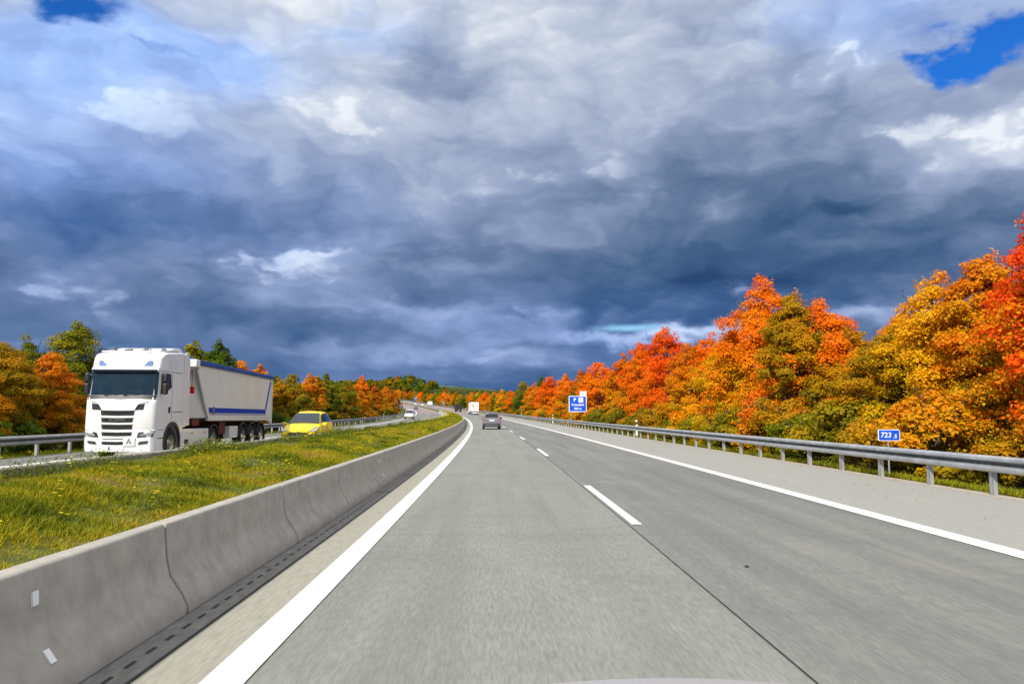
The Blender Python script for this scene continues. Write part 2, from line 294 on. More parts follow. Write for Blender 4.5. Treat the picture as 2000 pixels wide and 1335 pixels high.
me = bpy.data.meshes.new('ground'); me.from_pydata(V_.reshape(-1, 3).tolist(), [], F_); me.materials.append(m_field); me.polygons.foreach_set('use_smooth', [True]*len(F_))
gr = bpy.data.objects.new('ground', me); COL.objects.link(gr); tag(gr, kind='structure')

# ------------------------------------------------------------------ carriageways and markings
def struct(o): return tag(o, kind='structure')
SE = 900
struct(strip('road', -2.16, 1.90, 0, -30, SE, m_road, 3)); struct(strip('road', 1.90, 6.0, 0, -30, SE, m_lane, 3))
struct(strip('hard_shoulder', 6.0, 9.9, 0, -30, SE, m_should, 3)); struct(strip('edge_strip', -2.16, -1.62, .004, -30, SE, m_edge))
struct(strip('gravel_verge', 9.9, 10.62, -.02, -30, 400, m_gravel, 2, zf=lambda s, X: -.015-.06*(X-9.9)))
struct(strip('road', -17.0, -5.45, 0, -30, SE, m_lane, 3))
struct(strip('reddish_road_surface', -6.2, -17., .004, 262, 620, m_pink, 2)); struct(strip('reddish_road_surface', 9.8, -1.6, .004, 262, 620, m_pink, 2))
def markings():
    vs, fs, uv = [], [], []
    def band(X0, X1, a, b_, st=1.5):
        l = srange(a, b_, st)
        o = len(vs)
        for q in l: vs.extend([wp(q, X0, .009), wp(q, X1, .009)]); uv.extend([(X0, q), (X1, q)])
        for i in range(len(l)-1): fs.append((o+2*i, o+2*i+1, o+2*i+3, o+2*i+2))
    band(-1.754, -1.49, -20, SE); band(5.853, 6.188, -20, SE); band(-6.55, -6.28, -20, SE); band(-14.55, -14.25, -20, SE)
    for n in range(-2, 48):
        a = 11.07+18*n; band(1.954, 2.104, a, a+6, 3)
        band(-10.72, -10.57, a+5, a+11, 3)
    me = bpy.data.meshes.new('lane_markings'); me.from_pydata([tuple(map(float, q)) for q in vs], [], fs); me.materials.append(m_paint)
    u = me.uv_layers.new(name='UVMap'); li = np.zeros(len(me.loops), int); me.loops.foreach_get('vertex_index', li); u.data.foreach_set('uv', np.array(uv)[li].ravel())
    o = bpy.data.objects.new('lane_markings', me); COL.objects.link(o); struct(o)
markings()
def joints():
    mb = MB()
    def seam(X0, X1, a, b_, z_=.007):
        l = srange(a, b_, 2.); v = []
        for q in l: v += [wp(q, X0, z_), wp(q, X1, z_)]
        mb.add(v, [(2*i, 2*i+1, 2*i+3, 2*i+2) for i in range(len(l)-1)])
    seam(1.893, 1.907, -10, 170); seam(-12.6, -12.585, -10, 120)
    struct(mb.build('road_joint', m_joint))
    mp = MB()                                        # pale sawn cross joints
    for q in (10.2,):
        v = [wp(q+dq, X, .0065) for dq in (0, .010) for X in np.linspace(-1.49, 5.85, 6)]
        mp.add(v, [(i, i+1, i+7, i+6) for i in range(5)])
    struct(mp.build('cross_joint', mat('pale joint filler', (.29, .285, .245), .8)))
joints()

# ------------------------------------------------------------------ slot drain beside the barrier
drain = strip('slot_drain', -2.47, -2.165, .006, -10, 260, m_drain)
tag(drain, 'grey slotted drain channel running along the foot of the near concrete barrier', 'drain')
mb = MB()
for X0, X1 in ((-2.185, -2.165), (-2.475, -2.45)):
    l = srange(-10, 200, 1.5); v = []
    for q in l: v += [wp(q, X0, .010), wp(q, X1, .010)]
    mb.add(v, [(2*i, 2*i+1, 2*i+3, 2*i+2) for i in range(len(l)-1)])
mb.build('seam', m_joint, drain)
mb = MB()
for i in range(180):
    a = 2+i*.29
    mb.add([wp(a, -2.328, .011), wp(a, -2.302, .011), wp(a+.13, -2.302, .011), wp(a+.13, -2.328, .011)], [(0, 1, 2, 3)])
for a in (15.6, 19.9, 24.6): mb.add([wp(a, -2.44, .012), wp(a, -2.19, .012), wp(a+.06, -2.19, .012), wp(a+.06, -2.44, .012)], [(0, 1, 2, 3)])
mb.build('drain_slot', m_joint, drain)['kind'] = 'stuff'

# ------------------------------------------------------------------ concrete barriers
def barrier_segment(a, b_, prof, gap, m, parent, n=4):
    l = np.linspace(a+gap, b_-gap, n); v = []; k = len(prof)
    for q in l:
        for X, z_ in prof: v.append(wp(q, X, z_))
    f = [(i*k+j, i*k+(j+1) % k, (i+1)*k+(j+1) % k, (i+1)*k+j) for i in range(n-1) for j in range(k)]+[tuple(range(k)), tuple(range((n-1)*k, n*k))[::-1]]
    o = MB().add(v, f).build('wall_segment', m, parent, bevel=.012, seg=2); fix_normals(o); return o
near = empty('concrete_barrier', (0, 0, 0)); tag(near, 'grey concrete safety barrier curving along the left edge of the near carriageway', 'barrier')
PR = [(-2.452, -.03), (-2.455, .07), (-2.50, .16), (-2.60, .30), (-2.635, .45), (-2.66, .69), (-2.675, .705), (-2.80, .705), (-2.815, .69), (-2.84, .3), (-2.9, -.03)]
a = -.4-6.6; i = 0
while a < 280:
    ln = 3.3 if a < 90 else (6.6 if a < 190 else 13.2)
    barrier_segment(a, a+ln, PR, (.022 if i % 2 else .009), m_barr, near, 4); a += ln; i += 1
mbk = MB()                                            # dark core seen in the joints
l = srange(-7, 280, 2.); v = []
for q in l:
    for X, z_ in [(-2.48, 0), (-2.54, .17), (-2.65, .35), (-2.69, .68), (-2.79, .68), (-2.86, 0)]: v.append(wp(q, X, z_))
mbk.add(v, [(i*6+j, i*6+j+1, (i+1)*6+j+1, (i+1)*6+j) for i in range(len(l)-1) for j in range(5)]).build('joint_core', mat('dark joint mortar', (.10, .095, .085), .9), near)
for q in (4.46, 17.2, 30., 42.8):               # small white plates on the face
    for X, z_ in ((-2.645, .525), (-2.545, .207)):
        mp = MB()
        n_ = Vector((.10, 0, .02)) if z_ > .4 else Vector((.09, 0, .055)); c0 = W3(q, X, z_)
        up = Vector((-.03, 0, .035)) if z_ > .4 else Vector((-.026, 0, .035)); fw = Vector((0, .028, 0)); nn = up.cross(fw).normalized()*(.012); nn = nn if nn.x > 0 else -nn
        if z_ > .4: up = Vector((-.004, 0, .04))
        vs = [c0+sg*fw+u_*up+w_*nn for w_ in (-.3, 1.4) for u_ in (-1, 1) for sg in (-1, 1)]
        mp.add(vs, [(0, 1, 3, 2), (4, 6, 7, 5), (0, 4, 5, 1), (2, 3, 7, 6), (0, 2, 6, 4), (1, 5, 7, 3)]).build('marker_plate', m_wht, near)
far_b = empty('concrete_barrier', (0, 0, 0)); tag(far_b, 'low weathered concrete wall between the median grass and the oncoming carriageway', 'barrier')
PO = [(-5.62, .3), (-5.66, .93), (-5.68, .945), (-5.82, .945), (-5.84, .93), (-5.92, .35), (-6.05, .1), (-6.06, -.03), (-5.62, -.03)]
a = -6.; i = 0
while a < 285:
    ln = 6. if a < 230 else 9
    barrier_segment(a, min(a+ln, 285), PO, .008, m_barr2 if a < 110 else m_barr, far_b, 4); a += ln
third = empty('concrete_barrier', (0, 0, 0)); tag(third, 'far pale concrete wall dividing the carriageways where the motorway bends out of sight', 'barrier')
a = 600.
while a < 860: barrier_segment(a, a+10, [(-3.2, 0), (-3.5, .95), (-3.8, .95), (-4.1, 0)], .02, m_barr, third, 3); a += 10

# ------------------------------------------------------------------ steel guardrails
WB = [(0, .775), (.05, .765), (.095, .735), (.105, .69), (.09, .668), (.02, .64), (.0, .61), (.02, .58), (.09, .552), (.105, .53), (.095, .475), (.05, .445), (0, .435), (-.008, .445), (.04, .46), (.08, .485), (.09, .53), (.08, .54), (.008, .572), (-.010, .61), (.008, .648), (.08, .680), (.09, .69), (.08, .725), (.04, .755), (-.008, .765)]
def guardrail(X, sgn, s0, s1, ps0, pstep, npost, label, ms, cat='guardrail', h=0., mp_=None):
    g = empty('guardrail', (0, 0, 0)); tag(g, label, cat)
    a = s0; i = 0
    while a < s1:
        ln = 4.0 if a < 80 else (8. if a < 200 else 20.)
        b_ = min(a+ln, s1); l = np.linspace(a, b_+.06, 5); v = []; k = len(WB); off = .004*(i % 2)
        for q in l:
            for x_, z_ in WB: v.append(wp(q, X-sgn*(x_+off), z_+h))
        f = [(p*k+j, p*k+(j+1) % k, (p+1)*k+(j+1) % k, (p+1)*k+j) for p in range(4) for j in range(k)]+[tuple(range(k)), tuple(range(4*k, 5*k))[::-1]]
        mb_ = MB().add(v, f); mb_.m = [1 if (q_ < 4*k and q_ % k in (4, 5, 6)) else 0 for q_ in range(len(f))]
        if a < 70:
            for ds in (.02, .06, .12):
                for zz in (.69, .53): c0 = W3(b_-ds, X-sgn*.098, zz+h); mb_.tube(c0, c0+Vector((-sgn*.018, 0, 0)), .016, .012, 6)
        o = mb_.build('rail_beam', [ms, m_groove], g, smooth=True, auto=25); fix_normals(o); a = b_; i += 1
    def post(mb, q):
        # C section: web facing the traffic, two flanges, spacer block
        xw = X+sgn*.02; hh = .70+h
        for (x0, x1, d0, d1, z0, z1) in ((.0, .012, -.06, .06, -.3, hh), (.0, .10, -.06, -.048, -.3, hh), (.0, .10, .048, .06, -.3, hh), (-.022, .0, -.045, .045, .50+h, .70+h)):
            vs = [wp(q+d, xw+sgn*x_, z_) for z_ in (z0, z1) for d in (d0, d1) for x_ in (x0, x1)]
            mb.add(vs, [(0, 2, 3, 1), (4, 5, 7, 6), (0, 1, 5, 4), (2, 6, 7, 3), (0, 4, 6, 2), (1, 3, 7, 5)])
    q = ps0; n = 0; rest = MB()
    while q < s1:
        if n < npost: mb = MB(); post(mb, q); fix_normals(mb.build('post', mp_ or ms, g))
        elif q < 420: post(rest, q)
        n += 1; q += pstep if q < 260 else pstep*2
    if rest.v: fix_normals(rest.build('far_post', mp_ or ms, g))['kind'] = 'stuff'
    return g
guardrail(10.24, 1, -12, 880, 15.6-2.27*6, 2.27, 96, 'bright galvanised steel guardrail curving along the outer shoulder on the right', m_steel)
guardrail(-17.25, -1, 0, 620, 2., 2.27, 96, 'dull grey steel guardrail along the far side of the oncoming carriageway', m_steelshade, h=-.03, mp_=m_steel)
guardrail(-3.6, -1, 285, 600, 286, 4, 60, 'distant steel guardrail in the median after the grass strip narrows', m_steel)

# ------------------------------------------------------------------ median turf, grass, flowers
def med_z(S, X):
    t = np.clip((-2.85-X)/2.8, 0, 1); e = np.clip((290-S)/30, 0, 1)
    return (.60+.23*t+.05*np.sin(S*1.3+X*2)*np.sin(X*3.1+S*.37)+.10*np.exp(-((t-.55)/.25)**2))*e+.02
struct(strip('median_turf', np.linspace(-2.83, -5.66, 9), None, 0, -8, 292, m_soil, step=.7, zf=med_z))
struct(strip('median_turf', -1.9, -6.1, .002, 286, 640, m_soil, 2))
def leafmat(name, stops, transl=.3, rough=.6, var=.12):
    m = bpy.data.materials.new(name); m.use_nodes = True; T = m.node_tree; T.nodes.clear()
    at = T.nodes.new('ShaderNodeAttribute'); at.attribute_name = 'tone'; r = T.nodes.new('ShaderNodeValToRGB'); 
    oi = T.nodes.new('ShaderNodeObjectInfo'); ma = T.nodes.new('ShaderNodeMath'); ma.operation = 'MULTIPLY_ADD'; ma.inputs[1].default_value = var; ma.inputs[2].default_value = -var/2
    T.links.new(oi.outputs['Random'], ma.inputs[0]); ad = T.nodes.new('ShaderNodeMath'); ad.operation = 'ADD'; T.links.new(at.outputs['Fac'], ad.inputs[0]); T.links.new(ma.outputs[0], ad.inputs[1]); T.links.new(ad.outputs[0], r.inputs[0])
    ramp(r, [(p_, (*c_, 1)) for p_, c_ in stops])
    d = T.nodes.new('ShaderNodeBsdfPrincipled'); d.inputs['Roughness'].default_value = rough; d.inputs['Specular IOR Level'].default_value = .10; T.links.new(r.outputs[0], d.inputs['Base Color'])
    t = T.nodes.new('ShaderNodeBsdfTranslucent'); T.links.new(r.outputs[0], t.inputs[0]); mx_ = T.nodes.new('ShaderNodeMixShader'); mx_.inputs[0].default_value = transl
    o = T.nodes.new('ShaderNodeOutputMaterial'); T.links.new(d.outputs[0], mx_.inputs[1]); T.links.new(t.outputs[0], mx_.inputs[2]); T.links.new(mx_.outputs[0], o.inputs[0]); return m
m_grass = leafmat('grass blades', [(0, (.04, .065, .006)), (.28, (.14, .17, .008)), (.5, (.25, .255, .008)), (.74, (.38, .30, .012)), (.9, (.36, .23, .04)), (1, (.44, .32, .14))], .25, var=0)
m_flower = leafmat('yellow petals', [(0, (.7, .52, .01)), (1, (.95, .78, .02))], .2, var=0)
def tri_mesh(name, V, T_, tone, m, nv=3):
    """V (n, nv, 3) loose faces with a tone per vertex"""
    n = len(V); me = bpy.data.meshes.new(name); me.vertices.add(n*nv); me.vertices.foreach_set('co', V.reshape(-1).astype(np.float32))
    me.loops.add(n*nv); me.loops.foreach_set('vertex_index', np.arange(n*nv, dtype=np.int32)); me.polygons.add(n)
    me.polygons.foreach_set('loop_start', np.arange(0, n*nv, nv, dtype=np.int32)); me.polygons.foreach_set('loop_total', np.full(n, nv, dtype=np.int32))
    me.update(calc_edges=True); at = me.attributes.new('tone', 'FLOAT', 'POINT'); at.data.foreach_set('value', np.repeat(tone, nv).astype(np.float32)); me.materials.append(m); return me
def snoise(a, b, sc, seed):
    r = np.random.RandomState(seed); o = np.zeros_like(a, float)
    for i in range(6):
        k = r.uniform(.5, 2.2)*sc; th = r.uniform(0, 6.28); o += np.sin(k*(a*math.cos(th)+b*math.sin(th))+r.uniform(0, 6.28))/6
    return np.clip(.5+o*1.1, 0, 1)
def grass(name, n, s0, s1, x0, x1, zfun, hgt, seed, tonef, wid=.006, power=1.6):
    r = np.random.RandomState(seed); u = r.rand(n); s = s0*(s1/s0)**(u**(1/power)) if power != 1 else s0*(s1/s0)**u
    X = r.uniform(x0, x1, n); cl = snoise(s, X, 2.3, seed)*.6+snoise(s, X, 7, seed+3)*.4
    h = (hgt if callable(hgt) is False else hgt(s, X))*(.35+.9*cl**1.5)*r.uniform(.5, 1.35, n); w = wid*(1+s/9.)*r.uniform(.6, 1.4, n)
    base = wp(s, X, zfun(s, X)-.02); th = r.uniform(0, 6.283, n); le = r.normal(0, .6, (n, 2))*h[:, None]
    d = np.stack([np.cos(th), np.sin(th), np.zeros(n)], -1)*w[:, None]
    tip = base+np.concatenate([le, h[:, None]], 1)
    V = np.stack([base-d, base+d, tip], 1); tone = np.clip(tonef(s, X, cl, r.rand(n)), 0, 1)
    me = tri_mesh(name, V, None, tone, m_grass); o = bpy.data.objects.new(name, me); COL.objects.link(o); return tag(o, kind='stuff')
def mt_(s, X, cl, r): return .24+.34*r+.42*(snoise(s, X, 2.2, 5)-.25)+.18*(snoise(s, X, .5, 9)-.45)+.34*(snoise(s, X, 6.5, 12)-.5)
o = grass('median_grass', 420000, 4., 285, -5.62, -2.86, med_z, lambda s, X: .09-.035*np.clip((-X-4.9)/.5, 0, 1)*(s < 60), 1, mt_, wid=.0042, power=1.25); tag(o, 'yellow green rough grass on the median strip between the two concrete barriers', 'grass')
def gz(s, X): return ground_z(s, X)-zr(s)+.02
o = grass('verge_grass', 90000, 8, 330, 10.6, 13.5, gz, .17, 2, lambda s, X, cl, r: .02+.5*r+.3*snoise(s, X, 1.8, 15)); tag(o, 'rough green and straw coloured grass behind the right guardrail', 'grass')
o = grass('verge_grass', 60000, 14, 300, -20.5, -17.05, gz, .2, 3, lambda s, X, cl, r: .05+.4*r+.15*cl); tag(o, 'dark green grass behind the far guardrail', 'grass')
def weeds():
    """taller weeds and yellow flower heads, mostly along the wall of the oncoming side"""
    r = np.random.RandomState(7); V, tn, FV, ft = [], [], [], []
    spots = [(13.2, -5.2), (14.2, -5.45), (15.5, -5.4), (16.4, -5.5), (20.5, -5.5), (22, -5.2), (24, -5.3), (25.3, -5.5), (27, -5.5), (29, -5.55), (31, -5.4), (33.5, -5.5), (36, -5.5), (41, -5.5), (44, -5.4), (47, -5.5), (52, -5.5), (10.2, -5.3), (9.2, -5.5),
             (12, -4), (17, -3.6), (19, -4.6), (26, -4.2), (9, -3.6), (7.5, -3.3), (11, -3.1), (23, -3.4)]
    spots += [(q, -5.55+r.uniform(0, .5)) for q in np.concatenate([np.arange(56, 130, 1.6), np.arange(130, 270, 3.)])]
    for (s, X) in spots:
        low = X > -5.; R_ = r.uniform(.30, .60) if not low else .2; H_ = r.uniform(.20, .36) if not low else .24; n = 1300 if s < 60 and not low else 300 if s < 60 else 160
        if s > 56: H_ *= 1.0; R_ *= 1.6
        ss_ = s+r.normal(0, R_*1.3, n); xx = np.clip(X+r.normal(0, R_*.45, n), -5.6, -3.); h = H_*r.uniform(.2, 1, n)
        base = wp(ss_, xx, med_z(ss_, xx)); th = r.uniform(0, 6.283, n); w = .014*(1+s/60)
        for j in range(n):
            z0 = base[j]+np.array([0, 0, h[j]*r.uniform(.1, .8)]); d = np.array([math.cos(th[j]), math.sin(th[j]), r.uniform(-.4, .9)])*w*3.2; e = np.array([-math.sin(th[j]), math.cos(th[j]), r.uniform(-.2, .2)])*w
            V.append([z0, z0+d*.5+e, z0+d]); tn.append(r.uniform(.05, .4))
        nf = (r.randint(2, 7) if s < 56 else r.randint(4, 9)) if r.rand() < .85 else 0
        for j in range(nf):
            q = r.randint(n); c_ = base[q]+np.array([0, 0, H_*r.uniform(.7, 1.15)]); rr_ = .022*(1+s/40)*r.uniform(.7, 1.3)
            for k_ in range(5):
                t = k_*1.2566+r.rand(); FV.append([c_, c_+np.array([math.cos(t), math.sin(t), .2])*rr_, c_+np.array([math.cos(t+.9), math.sin(t+.9), .3])*rr_]); ft.append(r.rand())
            t = r.uniform(0, 6.28)
            V.append([base[q]-np.array([.003, 0, 0]), base[q]+np.array([.003, 0, 0]), c_]); tn.append(.2)
    for (s, X) in [(6.2, -3.5), (6.8, -3.9), (7.4, -3.3), (5.6, -3.6), (5.2, -3.4), (8.6, -4.), (11.5, -3.3), (12.1, -3.25), (12.4, -3.4), (5.9, -4.4), (8., -3.05), (14.8, -3.5), (17.5, -3.1), (21, -3.6), (26, -3.2)] + [(r.uniform(8, 60), r.uniform(-5.3, -3)) for _ in range(110)]:
        c_ = wp(s, X, float(med_z(np.array(s), np.array(X)))+.16); rr_ = .02*(1+s/50)
        for m_ in range(r.randint(1, 5)):
            c2 = c_+r.normal(0, .05, 3)
            for k_ in range(5):
                t = k_*1.2566+r.rand(); FV.append([c2, c2+np.array([math.cos(t), math.sin(t), .25])*rr_, c2+np.array([math.cos(t+.9), math.sin(t+.9), .35])*rr_]); ft.append(r.rand())
    me = tri_mesh('weeds', np.array(V), None, np.array(tn), m_grass); o = bpy.data.objects.new('weeds', me); COL.objects.link(o); tag(o, 'bushy green weeds growing along the low wall of the median', 'weeds', kind='stuff')
    me = tri_mesh('yellow_flowers', np.array(FV), None, np.array(ft), m_flower); o = bpy.data.objects.new('yellow_flowers', me); COL.objects.link(o); tag(o, 'small yellow wild flowers scattered over the median grass', 'flowers', kind='stuff')
weeds()

# ------------------------------------------------------------------ trees
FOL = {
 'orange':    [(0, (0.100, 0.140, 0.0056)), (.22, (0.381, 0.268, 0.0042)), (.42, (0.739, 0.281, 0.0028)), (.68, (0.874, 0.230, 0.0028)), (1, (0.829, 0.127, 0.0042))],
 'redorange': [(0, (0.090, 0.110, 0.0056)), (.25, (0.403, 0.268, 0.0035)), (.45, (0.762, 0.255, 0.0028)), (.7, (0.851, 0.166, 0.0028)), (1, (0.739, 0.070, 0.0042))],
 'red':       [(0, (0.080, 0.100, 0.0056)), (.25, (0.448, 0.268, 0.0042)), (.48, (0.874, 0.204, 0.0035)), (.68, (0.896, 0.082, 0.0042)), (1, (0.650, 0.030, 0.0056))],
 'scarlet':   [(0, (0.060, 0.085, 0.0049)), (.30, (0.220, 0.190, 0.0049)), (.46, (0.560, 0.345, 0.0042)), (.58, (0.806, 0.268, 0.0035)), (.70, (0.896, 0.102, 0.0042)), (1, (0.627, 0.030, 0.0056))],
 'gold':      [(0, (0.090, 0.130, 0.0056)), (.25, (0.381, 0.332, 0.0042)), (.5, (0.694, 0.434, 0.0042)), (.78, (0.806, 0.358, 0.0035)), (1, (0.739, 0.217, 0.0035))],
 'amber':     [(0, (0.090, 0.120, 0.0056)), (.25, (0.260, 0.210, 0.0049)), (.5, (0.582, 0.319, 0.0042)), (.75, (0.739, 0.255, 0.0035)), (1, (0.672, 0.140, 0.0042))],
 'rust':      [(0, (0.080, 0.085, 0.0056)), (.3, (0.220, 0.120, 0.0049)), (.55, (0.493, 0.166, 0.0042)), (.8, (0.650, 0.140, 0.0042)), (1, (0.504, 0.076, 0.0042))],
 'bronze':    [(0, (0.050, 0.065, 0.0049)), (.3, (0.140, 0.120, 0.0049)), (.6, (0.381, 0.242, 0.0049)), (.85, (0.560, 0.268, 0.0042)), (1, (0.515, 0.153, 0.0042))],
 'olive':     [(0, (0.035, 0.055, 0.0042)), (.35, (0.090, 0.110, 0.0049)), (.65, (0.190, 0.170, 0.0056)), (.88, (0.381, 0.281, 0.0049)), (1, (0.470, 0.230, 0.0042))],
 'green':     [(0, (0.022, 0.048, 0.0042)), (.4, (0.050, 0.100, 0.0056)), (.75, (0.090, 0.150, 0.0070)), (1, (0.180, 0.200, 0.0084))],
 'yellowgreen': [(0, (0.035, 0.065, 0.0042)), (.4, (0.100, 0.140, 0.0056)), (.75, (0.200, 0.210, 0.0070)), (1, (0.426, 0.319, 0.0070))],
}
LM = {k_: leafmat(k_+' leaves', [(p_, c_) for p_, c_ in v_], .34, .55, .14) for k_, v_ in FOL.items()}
m_bark = nmat('bark', [(.3, (.05, .038, .028)), (.7, (.13, .105, .08))], (1, 1, .3), 6, 6, .9, 'Object', bump=.6)
def crown_mesh(name, seed, H, Wd, nleaf, leaf, low=.06, m=None, nc=None, top=1.):
    r = np.random.RandomState(seed); nc = nc or 190
    # limb directions give the crown its lobes
    nl = r.randint(6, 9); la = np.sort(r.uniform(0, 6.283, nl)); lr = r.uniform(.72, 1.12, nl); lh = r.uniform(.78, 1.0, nl)
    t = low+(1-low)*r.rand(nc)**.85; ang = r.uniform(0, 6.283, nc)
    i = np.abs(np.angle(np.exp(1j*(ang[:, None]-la[None])))).argmin(1)
    env = np.interp(t, [0, .12, .35, .6, .8, .93, 1.], [.78, .92, 1., .88, .62, .34, .12])*lr[i]
    rho = Wd/2*env*np.sqrt(r.uniform(.12, 1, nc)); zc = t*H*np.where(t > .55, 1-(1-lh[i])*np.clip((t-.55)/.45, 0, 1), 1.)
    rc = Wd*(r.uniform(.05, .125, nc) if nc > 100 else r.uniform(.07, .15, nc))*np.interp(t, [0, .7, 1], [1, 1, .62])
    # leading shoots
    ns = 9; sa = r.uniform(0, 6.28, ns); sr = r.uniform(.0, .30, ns)*Wd; sz = H*(1-.9*(sr/Wd)**1.4-r.uniform(0, .10, ns)); sz[0] = H-.1; sr[0] *= .2
    cx = np.concatenate([rho*np.cos(ang), sr*np.cos(sa)]); cy = np.concatenate([rho*np.sin(ang), sr*np.sin(sa)]); cz = np.concatenate([zc, sz-.2])
    rc = np.concatenate([rc, np.full(ns, Wd*.06)]); el_ = np.concatenate([np.full(nc, .78), np.full(ns, 1.7)])
    C = np.stack([cx, cy, cz], -1); wgt = rc**2; wgt /= wgt.sum(); ci = r.choice(len(rc), nleaf, p=wgt)
    d = r.normal(0, 1, (nleaf, 3)); d /= np.linalg.norm(d, axis=1)[:, None]; d[:, 2] = np.where(r.rand(nleaf) < .6, np.abs(d[:, 2]), d[:, 2])
    rad_ = r.uniform(.45, 1.08, nleaf)**.6
    P = C[ci]+d*(rc[ci]*rad_)[:, None]*np.stack([np.ones(nleaf), np.ones(nleaf), el_[ci]], -1)
    P += r.normal(0, .05, P.shape)*Wd*.22; P[:, 2] = np.maximum(P[:, 2], .05)
    out = P.copy(); out[:, 2] = 0; out /= (np.linalg.norm(out, axis=1)[:, None]+1e-6)
    N = d*.55+out*.45+np.array([0, 0, .45])+r.normal(0, .55, (nleaf, 3)); N /= np.linalg.norm(N, axis=1)[:, None]
    A = np.cross(N, r.normal(0, 1, (nleaf, 3))); A /= np.linalg.norm(A, axis=1)[:, None]; B = np.cross(N, A)
    sz_ = leaf*(.45+1.0*r.rand(nleaf)**1.5)[:, None]
    V = np.stack([P-A*sz_*.42, P-B*sz_*.42-A*sz_*.05+N*sz_*.16, P+A*sz_*.72-N*sz_*.12, P+B*sz_*.42-A*sz_*.05+N*sz_*.16], 1)
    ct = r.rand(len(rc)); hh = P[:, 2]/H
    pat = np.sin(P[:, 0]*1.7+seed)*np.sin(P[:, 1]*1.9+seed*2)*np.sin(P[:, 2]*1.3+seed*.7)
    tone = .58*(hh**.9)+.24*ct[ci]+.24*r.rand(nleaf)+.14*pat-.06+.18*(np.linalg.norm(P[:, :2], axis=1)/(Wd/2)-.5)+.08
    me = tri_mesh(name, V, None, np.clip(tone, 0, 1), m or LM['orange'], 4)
    return me, C[rc.argsort()[::-1][:26]], H
def trunk_mesh(name, seed, H, tips, thick=.10, multi=2, bare=0, Wd=4.):
    r = random.Random(seed); mb = MB()
    def limb(a, b_, r0, r1, n=5, seg=4):
        a = Vector(a); b_ = Vector(b_); p = a
        for i in range(seg):
            t = (i+1)/seg; q = a.lerp(b_, t)+Vector((r.uniform(-1, 1), r.uniform(-1, 1), 0))*.06*(b_-a).length*(t < 1); ra = r0+(r1-r0)*i/seg; rb = r0+(r1-r0)*t
            mb.tube(p, q, ra, rb, n); p = q
    stems = []
    for k_ in range(multi):
        a = r.uniform(0, 6.28); top = Vector((math.cos(a)*.25, math.sin(a)*.25, H*r.uniform(.82, .93))); b0 = Vector((0, 0, -.35))
        limb(b0, top, thick*r.uniform(.8, 1.1), .015, 7, 6); stems.append((b0, top))
    for i, c in enumerate(tips):
        b0, top = stems[i % len(stems)]; t = max(.06, min(.85, (c[2]/H)*.62)); limb(b0.lerp(top, t), c, thick*.38*(1-t*.6), .008, 5, 3)
    for k_ in range(bare):
        a = r.uniform(0, 6.28); rr = r.uniform(0, .32)*Wd; b1 = stems[k_ % len(stems)]; b0 = b1[0].lerp(b1[1], .72); e0 = Vector((math.cos(a)*rr, math.sin(a)*rr, H*.86)); mb.tube(b0, e0, .03, .022, 5); b0 = e0
        e = b0+Vector((math.cos(a)*.2, math.sin(a)*.2, H*r.uniform(.08, .17))); limb(b0, e, .014, .004, 4, 3)
        for j in range(3):
            p = b0.lerp(e, r.uniform(.3, .85)); mb.tube(p, p+Vector((r.uniform(-.3, .3), r.uniform(-.3, .3), r.uniform(.2, .4))), .006, .003, 4)
    me_o = mb.build(name, m_bark, smooth=True); me = me_o.data; bpy.data.objects.remove(me_o); return me
PRO = {'near': [], 'mid': [], 'far': []}
for i in range(6):
    c_, tips, H_ = crown_mesh('near_crown', 11+i, 8., [4.6, 5.2, 4.2, 5.0, 5.6, 4.6][i], 62000, .088, .05); PRO['near'].append((c_, trunk_mesh('near_trunk', i, 8., tips, .10, 2+i % 2, 5, 4.6), 8.))
for i in range(6):
    c_, tips, H_ = crown_mesh('mid_crown', 31+i, 8., [4.6, 5.4, 4.2, 5.0, 5.6, 3.6][i], 22000, .14, .04, nc=90); PRO['mid'].append((c_, trunk_mesh('mid_trunk', 20+i, 8., tips[:14], .11, 2, 3, 4.6), 8.))
for i in range(5):
    c_, tips, H_ = crown_mesh('far_crown', 51+i, 8., [5.4, 6., 5., 6.4, 4.8][i], 3200, .36, .02, nc=60); PRO['far'].append((c_, trunk_mesh('far_trunk', 40+i, 8., tips[:7], .13, 1, 0), 8.))
SHR = []
for i in range(4):
    c_, tips, H_ = crown_mesh('shrub_foliage', 71+i, 2., 2.6, 9000, .08, .03, nc=45); SHR.append((c_, trunk_mesh('shrub_stem', 60+i, 2., tips[:12], .03, 3, 2, 2.4), 2.))
TR = random.Random(4); used_ = {}
def plant(name, loc, H, kind, lod, label, cat, group, wid=1., parts=('crown', 'trunk'), variant=None):
    L_ = SHR if lod == 'shrub' else PRO[lod]; k_ = used_.get(lod, 0) if variant is None else variant; used_[lod] = k_+1
    cm, tm, H0 = L_[k_ % len(L_)]; sc_ = H/H0; e = empty(name, loc, TR.uniform(0, 6.28)); tag(e, label, cat, group)
    w_ = wid*(.45+.55*sc_) if lod != 'shrub' else wid*sc_; e.scale = (w_*TR.uniform(.94, 1.08), w_*TR.uniform(.94, 1.08), sc_)
    for me, nm in ((cm, parts[0]), (tm, parts[1])):
        o = bpy.data.objects.new(nm, me); COL.objects.link(o); o.parent = e
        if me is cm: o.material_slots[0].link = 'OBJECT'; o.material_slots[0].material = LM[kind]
    return e
def gl(s, X): 
    p = W3(s, X); p.z = float(ground_z(np.array(float(s)), np.array(float(X)))); return p
GR, GL_ = 'autumn trees in the row behind the right guardrail', 'autumn trees in the row behind the oncoming carriageway'
